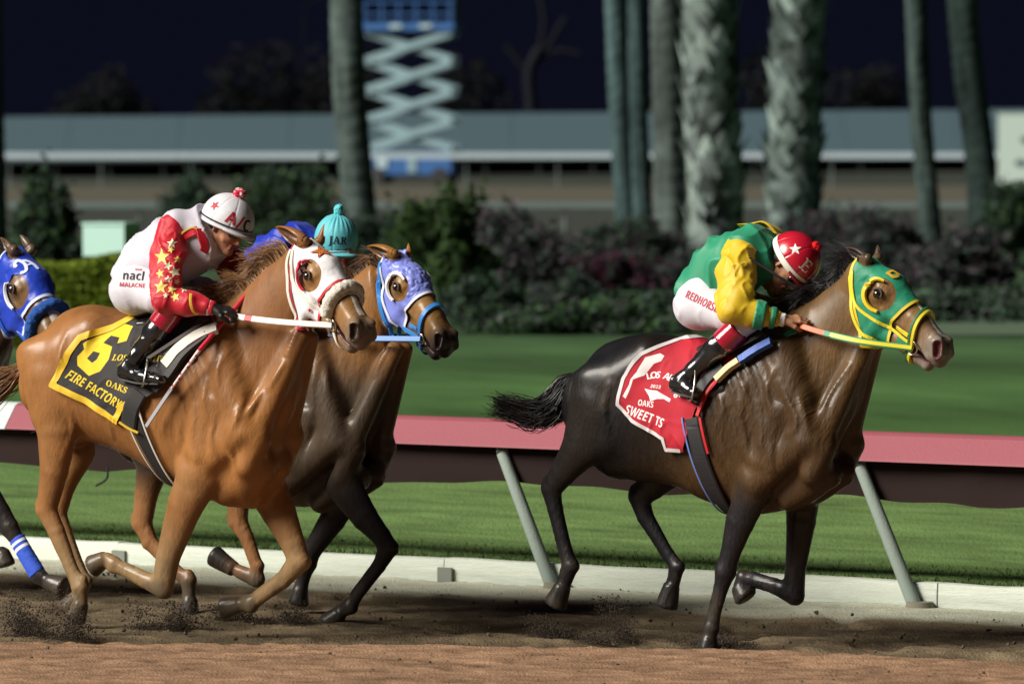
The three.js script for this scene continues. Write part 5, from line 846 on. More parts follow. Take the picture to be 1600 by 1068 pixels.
// a hand: palm from the wrist w towards d, back of the hand n; fingers curl by c
function hand(F, w, d, n, side, c = 1.2, spread = .1) {
  d = d.clone().normalize(); n = n.clone().addScaledVector(d, -n.dot(d)).normalize(); const s = d.clone().cross(n).multiplyScalar(side), A = (a, b, e) => w.clone().addScaledVector(d, a).addScaledVector(s, b).addScaledVector(n, e);
  F.seg(A(0, 0, 0), A(.03, 0, 0), [.018, .026], [.015, .034], .02, 'skin', n); F.seg(A(.03, 0, 0), A(.078, 0, .004), [.015, .036], [.013, .039], .015, 'skin', n);
  [[.075, .031, .036, .024, .018], [.083, .0105, .042, .027, .02], [.08, -.0105, .04, .026, .019], [.07, -.03, .032, .021, .017]].forEach(([a, b, l1, l2, l3], i) => {
    let p = A(a, b, .004), ang = .35 * c, dir; for (const [l, r0, r1] of [[l1, .0098, .009], [l2, .009, .0082], [l3, .0082, .0072]]) { dir = d.clone().multiplyScalar(Math.cos(ang)).addScaledVector(n, -Math.sin(ang)).addScaledVector(s, spread * (1.5 - i) * .5); const q = p.clone().addScaledVector(dir, l); F.seg(p, q, [r0, r0], [r1, r1], .005, 'skin'); p = q; ang += .85 * c; }
  });
  const t0 = A(.02, .026, -.004), t1 = A(.048, .047, -.016), t2 = A(.072, .046, -.034), t3 = A(.088, .034, -.044); F.seg(t0, t1, [.014, .014], [.0115, .0115], .012, 'skin'); F.seg(t1, t2, [.0112, .0112], [.0098, .0098], .005, 'skin'); F.seg(t2, t3, [.0098, .0098], [.008, .008], .004, 'skin');
}
function makeRider(hs, J) {
  const { H } = hs, P = (a, z) => H.pt(a[0], a[1], z), t = top('person', J.label, 'person', H), mir = (v) => V(v.x, v.y, -v.z);
  const tor = J.torso.map(([a, b, w]) => ({ t: P(a, 0), u: P(b, 0), w, cap: .07 }));
  const legN = { hip: P(J.hip, .11), knee: P(J.knee, .215), ank: P(J.ankle, .3), toe: P(J.toe, .34), heel: P(J.heel, .3) }, legF = Object.fromEntries(Object.entries(legN).map(([k, v]) => [k, mir(v)]));
  const armN = { sh: P(J.sh, .17), el: P(J.el, J.el[2]), wr: P(J.wr, J.wr[2]), hd: P(J.hd, J.hd[2]) }, armF = { sh: mir(armN.sh), el: P(J.elF, J.elF[2]), wr: P(J.wrF, J.wrF[2]), hd: P(J.hdF, J.hdF[2]) };
  // head frame
  const hc = P(J.head, J.headZ ?? 0), X = V(Math.cos(J.pitch) * Math.cos(J.turn), -Math.sin(J.pitch), Math.cos(J.pitch) * Math.sin(J.turn)).normalize(), Y0 = V(Math.sin(J.pitch) * Math.cos(J.turn), Math.cos(J.pitch), Math.sin(J.pitch) * Math.sin(J.turn)), Z0 = X.clone().cross(Y0).normalize(), Y = Y0.clone().applyAxisAngle(X, J.roll ?? 0), Z = Z0.clone().applyAxisAngle(X, J.roll ?? 0);
  const B = new Field(); B.loft(tor.map((s) => ({ t: s.t.clone().lerp(s.u, .1), u: s.u.clone().lerp(s.t, .1), w: s.w * .85, cap: .05 })), .04, 'skin');
  const nk = tor[tor.length - 1], neck0 = nk.t.clone().lerp(nk.u, .4); B.seg(neck0, hc.clone().addScaledVector(Y, -.06).addScaledVector(X, -.02), [.06, .058], [.055, .053], .04, 'skin');
  for (const [L, A] of [[legN, armN], [legF, armF]]) { B.chain([{ p: L.hip, a: .085 }, { p: L.knee, a: .055 }, { p: L.ank, a: .03 }], .03, 'skin'); B.chain([{ p: A.sh, a: .05 }, { p: A.el, a: .038 }, { p: A.wr, a: .026, b: .03 }], .03, 'skin'); }
  let all = B.mesh(.013);
  const HF = new Field(), A = personHead(HF, hc, X, Y, Z); HF.seg(hc.clone().addScaledVector(Y, -.06).addScaledVector(X, -.02), neck0, [.054, .052], [.06, .058], .03, 'skin'); all = joinRaw(all, HF.mesh(.0038, {}));
  const K = new Field(), hands = [[armN, J.handN ?? {}, 1], [armF, J.handF ?? {}, -1]]; const hf = [];
  for (const [a, o, s] of hands) { const f = new Field(), d = a.hd.clone().sub(a.wr); hand(f, a.wr, d, o.n ?? V(.1, 1, .35 * s), o.side ?? s, o.curl ?? 1.1); f.seg(a.wr, a.wr.clone().addScaledVector(a.el.clone().sub(a.wr).normalize(), .06), [.024, .029], [.027, .031], .02, 'skin'); hf.push(f); }
  if (!J.gloves) for (const f of hf) all = joinRaw(all, f.mesh(.0036));
  part('body', geoOf(all, { color: (x, y, z) => { const tg = HF.tags(x, y, z), lip = tg.lip !== undefined && tg.lip < .004; const f = 1 + .12 * noise(x * 40, y * 40, z * 40); const c = lip ? [.36, .11, .09] : J.skin; return c.map((v) => v * f); } }), skinMat, t);
  if (J.gloves) for (const f of hf) part('glove', geoOf(f.mesh(.0038, { off: .0025 })), J.gloves, t);
  // clothes
  const garment = (name, build, mat, amp = .006, f = 13, h = .0095, mask = null, o = {}) => { const G = new Field(); build(G); const dw = wrinkle(amp, f); let r = G.mesh(h, { disp: dw }); if (mask) r = clipRaw(r, mask); return { F: G, disp: dw, m: part(name, geoOf(r, { recompute: true }), mat, o.parent ?? t, o.label) }; };
  const jk = garment('jacket', (G) => { G.loft(tor, .04); for (const a of [armN, armF]) G.ball(a.sh.clone().lerp(tor[tor.length - 1].t, .25), .085, .05); G.ball(neck0.clone().lerp(hc, .2), [.075, .075, .08], .03); }, J.jacket, .015, 7);
  const br = garment('breeches', (G) => { for (const L of [legN, legF]) { G.ball(L.hip.clone().add(V(-.03, -.01, 0)), J.seat ?? .125, .05); G.chain([{ p: L.hip, a: .12, b: .1 }, { p: L.hip.clone().lerp(L.knee, .6), a: .092 }, { p: L.knee, a: .072 }, { p: L.knee.clone().lerp(L.ank, .14), a: .06 }], .04); } G.loft(tor.slice(0, 2).map((s) => ({ ...s, w: s.w * .97, t: s.t.clone().lerp(s.u, .04), u: s.u.clone().lerp(s.t, .02) })), .05); }, J.breeches, .005, 8);
  for (const [L, s] of [[legN, 1], [legF, -1]]) {
    const along = L.ank.clone().sub(L.knee), bt = garment('boot', (G) => { const c0 = L.knee.clone().addScaledVector(along, .17), c1 = L.knee.clone().addScaledVector(along, .45); G.chain([{ p: c0, a: .066 }, { p: c1, a: .064 }, { p: L.knee.clone().addScaledVector(along, .82), a: .045 }, { p: L.ank.clone(), a: .044 }], .02, 'a', .02); G.seg(L.heel.clone().add(V(.015, .02, 0)), L.ank, [.036, .034], [.045, .04], .03); G.chain([{ p: L.heel.clone().add(V(.01, .012, 0)), a: .032, b: .032 }, { p: L.ank.clone().lerp(L.toe, .45).add(V(0, -.015, 0)), a: .036, b: .04 }, { p: L.toe, a: .026, b: .036 }], .03, 'a', .02); }, leatherBlack, .0035, 16, .008);
    garment('boot_top', (G) => { const c0 = L.knee.clone().addScaledVector(along, .14), c1 = L.knee.clone().addScaledVector(along, J.cuff ?? .36); G.seg(c0, c1, [.071, .071], [.07, .07], .01, 'a', null, .006); }, J.bootTop, .001, 8, .007);
    const sole = [L.heel, L.ank.clone().lerp(L.toe, .4).add(V(0, -.03, 0)), L.toe].map((p) => p.clone().add(V(0, -.028, 0))); part('sole', ribbon(curve(sole, 10), Array(11).fill(V(0, 1, 0)), .062, .008), std(.02, .018, .016, .6), t);
  }
  const sleeves = [];
  for (const [a, s] of [[armN, 1], [armF, -1]]) sleeves.push(garment('sleeve', (G) => { const pf = J.puff ?? 1; G.chain([{ p: a.sh.clone().lerp(tor[tor.length - 1].t, .12), a: .075 * pf }, { p: a.sh.clone().lerp(a.el, .35), a: .09 * pf, b: .08 * pf }, { p: a.sh.clone().lerp(a.el, .8), a: .088 * pf, b: .075 }, { p: a.el, a: .072 }, { p: a.el.clone().lerp(a.wr, .45), a: .066 }, { p: a.el.clone().lerp(a.wr, .8), a: .05 }], .03, 'a', .03); }, J.sleeve, .009, 12, .009, null, {}));
  for (const a of [armN, armF]) { const d = a.wr.clone().sub(a.el).normalize(); J.cuffs.forEach(([m, f0, f1, r]) => garment('cuff', (G) => G.seg(a.wr.clone().addScaledVector(d, f0), a.wr.clone().addScaledVector(d, f1), [r, r], [r * .95, r * .95], .01, 'a', null, .006), m, .002, 30, .006)); }
  // cap: a padded shell over a helmet, with band, peak and pompom
  const cap = new THREE.Group(); cap.name = 'cap'; t.add(cap); const [ra, rb, rc] = J.capR, cc = A(-.012, .045, 0), E = new Field(), M = new THREE.Matrix4().makeBasis(X, Y, Z);
  const ell = (p, s = 1) => { const v = p.clone().sub(cc), a = v.dot(X) / ra, b = v.dot(Y) / rb, c = v.dot(Z) / rc; return (Math.hypot(a, b, c) - s) * Math.min(ra, rb, rc); };
  E.push((x, y, z) => ell(V(x, y, z)), [cc.x - .2, cc.y - .2, cc.z - .2, cc.x + .2, cc.y + .2, cc.z + .2], .01, 'cap');
  const low = J.capLow ?? -.02, rimF = (p) => p.clone().sub(cc).dot(Y) - low - .02 * clamp(p.clone().sub(cc).dot(X) / ra, -1, 1);
  const seam = (p) => { const v = p.clone().sub(cc), a = Math.atan2(v.dot(Z), v.dot(X)), k = Math.abs(((a / 6.2832 * 8 + 8.5) % 1) - .5); return -.0028 * Math.exp(-((k / .045) ** 2)) + .0016 * fbm(p.x * 18, p.y * 18, p.z * 18, 2) + (J.capFold ? J.capFold(a, v.dot(Y)) : 0); };
  part('shell', geoOf(clipRaw(E.mesh(.006, { disp: seam }), (x, y, z) => rimF(V(x, y, z))), { recompute: true }), J.cap, cap);
  const ringAt = (dy, out, n = 64) => Array.from({ length: n }, (_, i) => { const a = i / n * 6.2832, ca = Math.cos(a), sa = Math.sin(a), h = low + dy + .02 * ca, k = Math.sqrt(Math.max(.05, 1 - (h / rb) ** 2)); return cc.clone().addScaledVector(X, ca * ra * k * out).addScaledVector(Z, sa * rc * k * out).addScaledVector(Y, h); });
  const rn = ringAt(0, 1), nrm = rn.map((p) => p.clone().sub(cc).normalize()); part('cap_band', ribbon(ringAt(J.bandY ?? .012, 1.012), nrm, J.bandW ?? .008, .003, true), J.band, cap); part('cap_edge', tube(ringAt(-.004, .99), .007, 80, 8, true), J.capEdge ?? J.cap, cap);
  { const pk = [], n = 20, pos = [], idx = []; for (let i = 0; i <= n; i++) { const a = lerp(-1.15, 1.15, i / n), ca = Math.cos(a), sa = Math.sin(a), o = .034 * Math.pow(Math.max(0, Math.cos(a / 1.15 * 1.5708)), .6); for (const [e, d] of [[.98, .006], [1, .01], [1, -.004], [.97, -.006]]) { const ex = e === 1 ? o : 0, q = cc.clone().addScaledVector(X, ca * (ra * .99 + ex)).addScaledVector(Z, sa * (rc * .99 + ex * .7)).addScaledVector(Y, low + .02 * ca + d - ex * .35); pos.push(q.x, q.y, q.z); } } for (let i = 0; i < n; i++) for (let k = 0; k < 4; k++) { const a = i * 4 + k, b = i * 4 + (k + 1) % 4; idx.push(a, b, a + 4, b, b + 4, a + 4); } const g = new THREE.BufferGeometry(); g.setAttribute('position', new THREE.Float32BufferAttribute(pos, 3)); g.setIndex(idx); g.computeVertexNormals(); part('peak', g, J.peak ?? J.cap, cap); }
  { const pc = cc.clone().addScaledVector(Y, rb + (J.pomUp ?? .012)).addScaledVector(X, J.pomX ?? 0), g = new THREE.IcosahedronGeometry(J.pomR ?? .034, 4), q = g.attributes.position, cl = []; for (let i = 0; i < q.count; i++) { const v = V(q.getX(i), q.getY(i), q.getZ(i)).multiplyScalar(1 / (J.pomR ?? .034)), k = fbm(v.x * 4 + 2, v.y * 4, v.z * 4, 2), r = (J.pomR ?? .034) * (1 + .3 * k); q.setXYZ(i, v.x * r, v.y * r * (J.pomTall ?? 1), v.z * r); cl.push(...(noise(v.x * 5, v.y * 5, v.z * 5 + 7) > .15 ? J.pomC[1] : J.pomC[0])); } g.setAttribute('color', new THREE.Float32BufferAttribute(cl, 3)); g.computeVertexNormals(); g.applyMatrix4(M); g.translate(pc.x, pc.y, pc.z); part('pompom', g, vcol(.85), cap); }
  // goggles on a strap round the cap
  if (J.goggles) { const G2 = new Field(); for (const z of [1, -1]) G2.seg(A(.098, .008, .016 * z), A(.082, .008, .056 * z), [.024, .014], [.021, .012], .01, 'a', Y); part('goggles', geoOf(G2.mesh(.004), { recompute: true }), phys(.015, .01, .006, .12, { clearcoat: 1 }), t); }
  // hair at the nape
  { const G3 = new Field(); G3.seg(A(-.075, -.01, -.03), A(-.075, -.01, .03), [.035, .03], [.035, .03], .03); for (const z of [1, -1]) G3.seg(A(-.03, .02, .074 * z), A(-.05, -.02, .062 * z), [.03, .012], [.02, .012], .02); part('hair', geoOf(G3.mesh(.005, { disp: (p) => .004 * noise(p.x * 90, p.y * 60, p.z * 90) }), { recompute: true }), std(.02, .013, .01, .7), t); }
  const onCap = (tex, a, b, c, w, h, up = Y, name = 'cap_print') => { const o = A(a, b, c), d = cc.clone().sub(o).normalize(), u = up.clone().cross(d.clone().negate()).normalize(); return part(name, print(E, cc.clone().addScaledVector(d, -.14), d, u, w, h, 16, 16, .002, seam), inkMat(tex), cap); };
  return { t, A, X, Y, Z, cc, E, jk, br, sleeves, armN, armF, legN, tor, onCap, garment, P, H };
}
const letters = (txt, color, font = 'bold 150px sans-serif', w = 256, h = 160, outline = null) => canvas(w, h, (g) => { g.textAlign = 'center'; g.textBaseline = 'middle'; g.font = font; if (outline) { g.strokeStyle = outline; g.lineWidth = 8; g.strokeText(txt, w / 2, h / 2); } g.fillStyle = color; g.fillText(txt, w / 2, h / 2); });
const starTex = (fill, edge) => canvas(128, 128, (g) => { starPath(g, 64, 68, 58, 0); g.fillStyle = fill; g.fill(); if (edge) { g.strokeStyle = edge; g.lineWidth = 8; g.stroke(); } });
const whiteSilk = silk(.6, .57, .66), redSilk = silk(.55, .012, .03), breechWhite = silk(.62, .61, .68, .5), redPatent = phys(.36, .008, .03, .2, { clearcoat: 1, clearcoatRoughness: .1 });

// ---- rider in white and red on the chestnut
const r1 = makeRider(chest, {
  label: 'person in white jacket, red starred sleeves and white cap, crouched on the chestnut horse',
  torso: [[[192, 402], [232, 478], .14], [[226, 364], [272, 452], .155], [[266, 335], [318, 425], .175], [[306, 322], [344, 404], .16]],
  hip: [214, 452], knee: [280, 468], ankle: [199, 576], toe: [252, 592], heel: [190, 584], sh: [266, 358], el: [257, 468, .34], wr: [334, 482, .26], hd: [370, 488, .2], elF: [372, 432, -.25], wrF: [392, 452, -.13], hdF: [402, 478, -.09],
  head: [352, 356], headZ: .0, pitch: .5, turn: .08, roll: -.1, skin: [.42, .2, .12], capR: [.152, .142, .132], capLow: -.03, cap: silk(.66, .65, .7, .5), band: std(.015, .014, .02, .5), bandY: .018, bandW: .009,
  pomC: [[.55, .02, .05], [.75, .6, .62]], pomX: -.005, jacket: whiteSilk, sleeve: redSilk, breeches: breechWhite, bootTop: redPatent, cuff: .37, gloves: phys(.012, .011, .012, .45), goggles: true,
  cuffs: [[silk(.78, .76, .78), -.045, -.02, .042], [redSilk, -.02, .0, .04]], handN: { n: V(-.1, 1, .5), curl: 1.25 }, handF: { n: V(0, .8, -.6) },
});
{
  const { t, A, X, Y, Z, onCap, sleeves, br, jk, H } = r1, v = V(0, 0, -1).applyAxisAngle(UP, .5);
  onCap(starTex('#b8142c'), -.045, .1, .11, .066, .066, Y); 
  onCap(letters('A', '#a81028', 'bold 170px sans-serif', 160, 160), .075, .095, .10, .085, .085); onCap(letters('/', '#a81028', 'bold 170px sans-serif', 100, 160), .115, .09, .065, .056, .09); onCap(letters('C', '#15131c', 'bold 160px sans-serif', 160, 160), .14, .088, .025, .085, .085);
  const sl = sleeves[0].F, st = (px, py, s, c, rot) => { const tex = canvas(128, 128, (g) => { starPath(g, 64, 66, 60, rot); g.fillStyle = c; g.fill(); }); return [H.pt(px, py, .25), s, tex]; };
  const gold = '#e8cf6a', cream = '#efe7c0', texs = [0, .35, -.3].flatMap((r) => [gold, cream].map((c) => canvas(128, 128, (g) => { starPath(g, 64, 66, 60, r); g.fillStyle = c; g.fill(); }))).map((x) => inkMat(x)); let q = 0;
  for (const [x, y, s] of [[251, 401, .075], [265, 380, .05], [264, 390, .035], [261, 415, .042], [250, 427, .042], [271, 425, .055], [252, 447, .068], [262, 436, .035], [268, 452, .042], [275, 440, .03], [274, 463, .045], [286, 452, .035], [273, 406, .035], [260, 461, .03]]) part('sleeve_star', print(sl, H.pt(x, y, .36), v, V(1, 0, 0), s * 1.3, s * 1.3, 10, 10, .0025, sleeves[0].disp), texs[q++ % 6], t);
  part('sleeve_piping', strap(sl, [[299, 452], [297, 470], [303, 492], [307, 500]].map(([x, y]) => H.pt(x, y, .36)), .014, .003, .012, 16), std(.75, .5, .05), t);
  part('collar', strap(jk.F, [[316, 352], [318, 368], [322, 384], [316, 402]].map(([x, y]) => H.pt(x, y, .16)), .05, .005, .008, 16), redSilk, t); part('shoulder_yoke', strap(jk.F, [[314, 352], [300, 360], [284, 372], [281, 384]].map(([x, y]) => H.pt(x, y, .2)), .05, .004, .009, 16), redSilk, t); part('yoke_piping', strap(jk.F, [[312, 350], [298, 354], [280, 370], [278, 388]].map(([x, y]) => H.pt(x, y, .2)), .01, .007, .01, 16), std(.7, .45, .05), t);
  part('breeches_print', print(br.F, H.pt(206, 436, .25), v, V(1, -.02, .5), .17, .125, 28, 20, .0025, br.disp), inkMat(canvas(512, 380, (g) => { g.textAlign = 'center'; g.fillStyle = '#1c1a20'; g.font = 'bold 190px sans-serif'; g.fillText('nacl', 256, 205); g.fillStyle = '#b3223a'; g.font = 'bold 96px sans-serif'; g.fillText('MALACNE', 256, 320); g.font = 'bold 44px sans-serif'; g.fillText('MADE', 330, 52); })), t);
  part('glove_badge', print((() => { const f = new Field(); f.ball(H.pt(344, 481, .2), .05); return f; })(), H.pt(344, 481, .3), V(0, -.3, -1), V(1, 0, 0), .035, .045, 4, 4, -.006), inkMat(canvas(96, 128, (g) => { g.strokeStyle = '#d8cfa0'; g.lineWidth = 10; g.strokeRect(14, 10, 66, 104); g.fillStyle = '#d8c23c'; g.beginPath(); g.arc(48, 62, 24, 0, 7); g.fill(); })), t);
  const w = thing('whip', 'red and white riding whip held across the chestnut horse', 'whip', H.o.toArray(), -YAW), a = H.pt(392, 452, .02), b = H.pt(346, 507, .26), c = H.pt(311, 547, .3), d = H.pt(268, 606, .32), e = H.pt(228, 666, .33);
  part('handle', rod(a, c, .013, .0125, 12), phys(.6, .03, .06, .3, { clearcoat: .6 }), w); part('shaft', rod(c, d, .011, .008, 12), new THREE.MeshStandardMaterial({ roughness: .4, map: canvas(64, 512, (g) => { g.fillStyle = '#e6cfd0'; g.fillRect(0, 0, 64, 512); g.fillStyle = '#b83048'; for (let i = 0; i < 9; i++) g.fillRect((i % 3) * 14, 20 + i * 52, 40, 26); }) }), w); part('flapper', ribbon(curve([d, e], 8), Array(9).fill(V(0, .3, 1).normalize()), .026, .004), std(.3, .3, .32, .6), w);
}
const reinOf = (hs, a, via, mats, w = .024) => {
  const g = new THREE.Group(); g.name = 'reins'; hs.root.add(g); const H = hs.H, c = curve([a, ...via].map(([x, y, z]) => H.pt(x, y, z)).concat([hs.S.bitPt]), 80), n = V(-.2, .35, 1).normalize(); let k0 = 0;
  for (const [f, m, ww, label, edge] of mats) { const k1 = Math.round(f * 80), q = c.slice(k0, k1 + 1); part('rein', ribbon(q, q.map(() => n), ww ?? w, .006), m, g, label); if (edge) part('rein_edge', ribbon(q.map((p) => p.clone().addScaledVector(n, -.002)), q.map(() => n), (ww ?? w) + .012, .004), edge, g); k0 = k1; }
  const far = curve([a, ...via].map(([x, y, z]) => { const p = H.pt(x, y, z); p.z = -p.z; return p; }).concat([hs.S.bitPtFar]), 30); part('rein', ribbon(far, far.map(() => V(0, .3, -1).normalize()), w, .005), mats[mats.length - 1][1], g);
};
reinOf(chest, [356, 491, .2], [[374, 495, .2], [440, 503, .2]], [[.39, std(.75, .7, .62, .5)], [.45, std(.55, .03, .05, .5)], [1, std(.75, .7, .62, .5)]], .034);
{ // number cloth 6
  saddleCloth(chest, 'black saddle cloth with yellow edge and number 6 on the chestnut horse', [[190, 482], [160, 508], [124, 524], [84, 602], [134, 629], [184, 662], [196, 640], [252, 610], [300, 560], [300, 500], [240, 480]], {
    borderMat: std(.78, .5, .03, .6), borderW: .032, border: (x, y, H, z) => { const q = H.pt(215, 600, z); return q.x - x; }, wr: .009,
    tex: { x: 80, y: 470, w: 220, h: 220, draw: (g, w) => { const k = w / 220; g.fillStyle = '#2c2a2c'; g.fillRect(0, 0, w, w); g.scale(k, k); g.translate(-80, -470); g.fillStyle = '#f0cf28';
      const pg = (l) => { g.beginPath(); l.forEach(([x, y], i) => g[i ? 'lineTo' : 'moveTo'](x, y)); g.closePath(); };
      pg([[171, 505], [190, 510], [190, 532], [178, 536], [178, 527], [165, 524], [157, 535], [171, 541], [170, 560], [160, 579], [144, 586], [126, 570], [126, 556], [134, 545], [132, 536], [150, 522], [158, 509]]); g.fill(); g.fillStyle = '#2c2a2c'; pg([[145, 548], [155, 551], [152, 561], [147, 566], [139, 559]]); g.fill(); g.fillStyle = '#f0cf28';
      g.save(); g.translate(106, 588); g.rotate(.52); g.transform(1, 0, -.12, 1, 0, 0); g.font = 'bold 21px sans-serif'; g.fillText('FIRE FACTORY', 0, 0, 98); g.restore(); g.save(); g.translate(174, 562); g.rotate(.02); g.transform(1, 0, -.25, 1, 0, 0); g.font = 'bold 13px serif'; g.fillText('LOS ALAMITOS', 0, 0, 90); g.restore(); g.save(); g.translate(169, 600); g.rotate(.35); g.font = 'bold 13px serif'; g.fillText('OAKS', 0, 0); g.restore(); } },
  });
  const wht = std(.62, .6, .55, .6), grey = std(.3, .31, .33, .6), blk = std(.02, .02, .022, .6);
  makeSaddle(chest, 'small black racing saddle with cream pad on the chestnut horse', { cantle: [236, 505], pommel: [325, 498], flap: [258, 590], stirrup: [[230, 560], [222, 600]] }, {
    rolls: [{ pts: [[336, 503], [308, 522], [280, 545], [262, 572]], w: .07, t: .03, mat: wht, label: 'cream saddle pad roll', off: .03 }, { pts: [[322, 520], [290, 550], [266, 590], [250, 610]], w: .045, t: .03, mat: blk, off: .026 }, { pts: [[226, 612], [214, 634], [206, 664]], w: .10, t: .008, mat: blk, off: .03 }, { pts: [[196, 655], [208, 664], [222, 672]], w: .01, t: .01, mat: std(.75, .48, .03), off: .036 }],
    girths: [{ a: [202, 560], b: [248, 756], w: .075, mat: blk, off: .016 }, { a: [190, 560], b: [236, 752], w: .012, mat: wht, off: .02 }, { a: [214, 560], b: [260, 760], w: .012, mat: wht, off: .02 }],
  });
}
// ---- rider in green and yellow on the leading horse
const green = silk(.022, .26, .14), yellow = silk(.68, .46, .02);
const r3 = makeRider(lead, {
  label: 'person in green and yellow jacket and red cap, bent low over the leading horse', puff: 1.12,
  torso: [[[1074, 428], [1112, 512], .14], [[1094, 394], [1142, 486], .155], [[1132, 364], [1182, 452], .175], [[1178, 352], [1210, 434], .16]],
  hip: [1098, 476], knee: [1168, 500], ankle: [1066, 594], toe: [1088, 613], heel: [1053, 604], sh: [1154, 398], el: [1146, 484, .34], wr: [1226, 500, .2], hd: [1250, 499, .14], elF: [1236, 466, -.24], wrF: [1262, 492, -.12], hdF: [1280, 500, -.08],
  head: [1232, 414], headZ: .0, pitch: 1.08, turn: .1, roll: -.12, skin: [.4, .2, .12], capR: [.15, .142, .132], capLow: -.012, cap: phys(.5, .01, .03, .3, { clearcoat: .6, clearcoatRoughness: .2 }), band: std(.74, .72, .64, .5), bandY: .012, bandW: .026, capEdge: std(.74, .72, .64, .5), peak: phys(.2, .008, .015, .3),
  pomC: [[.6, .015, .02], [.5, .012, .02]], pomR: .028, pomUp: .0, jacket: green, sleeve: yellow, breeches: breechWhite, bootTop: redPatent, cuff: .38, goggles: true,
  cuffs: [[green, -.16, -.11, .08], [green, -.075, -.05, .06], [silk(.8, .8, .84), -.05, .0, .038]], handN: { n: V(.25, 1, .55), curl: .8, side: 1 }, handF: { n: V(0, .8, -.6) },
});
{
  const { t, A, X, Y, Z, onCap, br, H, E, cc, sleeves, jk } = r3;
  onCap(starTex('#f4f0ee'), -.025, .115, .095, .075, .075, Y); onCap(letters('E', '#f2ecea', 'bold 160px serif', 150, 160), .07, .125, .075, .085, .09, Y); onCap(letters('/', '#f2ecea', 'bold 150px serif', 90, 160), .112, .12, .025, .05, .09, Y);
  part('goggle_strap', tube([H.pt(1170, 403, .22), H.pt(1195, 418, .2), H.pt(1220, 434, .18), H.pt(1240, 446, .15)], .008, 16, 8), std(.012, .012, .014, .4), t);
  part('breeches_print', print(br.F, H.pt(1098, 471, .27), V(0, 0, -1).applyAxisAngle(UP, .54), V(1, -.28, .5), .2, .13, 36, 16, .0025, br.disp), inkMat(canvas(768, 500, (g) => { g.textAlign = 'center'; g.fillStyle = '#b01634'; g.scale(.62, 1); g.font = 'bold 225px sans-serif'; g.fillText('REDHORSE', 620, 330, 1200); })), t);
  part('shoulder_band', strap(jk.F, [[1160, 352], [1182, 350], [1204, 356], [1226, 366]].map(([x, y]) => H.pt(x, y, -.1)), .15, .01, .016, 16), yellow, t);
  part('rein_end', ribbon([H.pt(1224, 526, .15), H.pt(1234, 520, .15), H.pt(1244, 516, .14)], Array(3).fill(V(0, .3, 1)), .03, .006), std(.01, .25, .13, .5), t);
}
reinOf(lead, [1244, 506, .15], [[1258, 511, .16], [1288, 520, .17], [1345, 533, .17]], [[.5, std(.68, .14, .05, .5), .03, 'orange rubber grip of the rein'], [.55, std(.02, .25, .13, .5), .032, 'green keeper'], [1, std(.72, .66, .04, .45), .024, undefined, std(.02, .25, .13, .5)]], .026);
saddleCloth(lead, 'red saddle cloth with white edge and number 1 on the leading horse', [[1098, 530], [1062, 524], [1040, 527], [998, 552], [975, 590], [968, 632], [990, 658], [1038, 686], [1041, 704], [1072, 706], [1090, 640], [1130, 590], [1150, 540]], {
  borderMat: std(.62, .58, .6, .6), borderW: .016, wr: .008, border: (x, y, H, z) => H.pt(1068, 600, z).x - x,
  tex: { x: 960, y: 510, w: 200, h: 200, draw: (g, w) => { const k = w / 200; g.fillStyle = '#b3122a'; g.fillRect(0, 0, w, w); g.scale(k, k); g.translate(-960, -510); g.fillStyle = '#f3eeee';
    const pg = (l) => { g.beginPath(); l.forEach(([x, y], i) => g[i ? 'lineTo' : 'moveTo'](x, y)); g.closePath(); g.fill(); };
    pg([[1006, 558], [1024, 552], [1030, 556], [1027, 564], [1018, 568], [1008, 586], [992, 592], [986, 612], [982, 622], [978, 618], [986, 600], [988, 592], [998, 580]].map(([x, y]) => [x, y]));
    g.textAlign = 'center'; g.font = 'bold 14px sans-serif'; [...'LOS ALAMITOS'].forEach((c, i) => { g.save(); const a = -1.0 + i * .2; g.translate(1026 + 30 * Math.sin(a + .62), 612 - 22 * Math.cos(a + .62)); g.rotate((a + .62) * .8); g.fillText(c, 0, 0); g.restore(); });
    g.save(); g.translate(1026, 605); g.rotate(.12); g.font = 'bold 7px sans-serif'; g.fillText('2022', 0, 0); g.restore(); pg([[1010, 606], [1018, 608], [1028, 609], [1036, 614], [1051, 622], [1049, 627], [1040, 622], [1030, 622], [1020, 626], [1018, 618]]);
    g.save(); g.translate(1012, 634); g.rotate(.14); g.font = 'bold 13px sans-serif'; g.fillText('OAKS', 0, 0, 26); g.restore(); g.save(); g.translate(1004, 653); g.rotate(.36); g.font = 'bold 20px sans-serif'; g.fillText('SWEET TS', 6, 0, 64); g.restore(); } },
});
{ const blk = std(.018, .018, .022, .6), red = std(.55, .012, .02, .55), blue = std(.02, .09, .42, .5), cream = std(.66, .52, .3, .6);
  makeSaddle(lead, 'small black racing saddle with blue and cream pad on the leading horse', { cantle: [1110, 545], pommel: [1195, 520], flap: [1110, 612], stirrup: [[1086, 575], [1078, 622]] }, {
    rolls: [{ pts: [[1204, 532], [1178, 547], [1156, 562]], w: .046, t: .03, mat: blue, label: 'blue pad roll', off: .028 }, { pts: [[1154, 563], [1140, 576], [1124, 596]], w: .04, t: .03, mat: cream, label: 'cream pad roll', off: .027 }, { pts: [[1146, 566], [1122, 594], [1108, 622], [1098, 650]], w: .022, t: .014, mat: red, off: .024, label: 'red pad edge' }, { pts: [[1130, 572], [1108, 598], [1092, 632]], w: .07, t: .026, mat: blk, off: .026 }],
    girths: [{ a: [1078, 560], b: [1122, 800], w: .085, mat: blk, off: .016 }, { a: [1092, 560], b: [1136, 800], w: .016, mat: red, off: .02, from: .14, to: .3 }, { a: [1064, 560], b: [1108, 798], w: .012, mat: std(.12, .2, .5, .5), off: .02 }] }); }
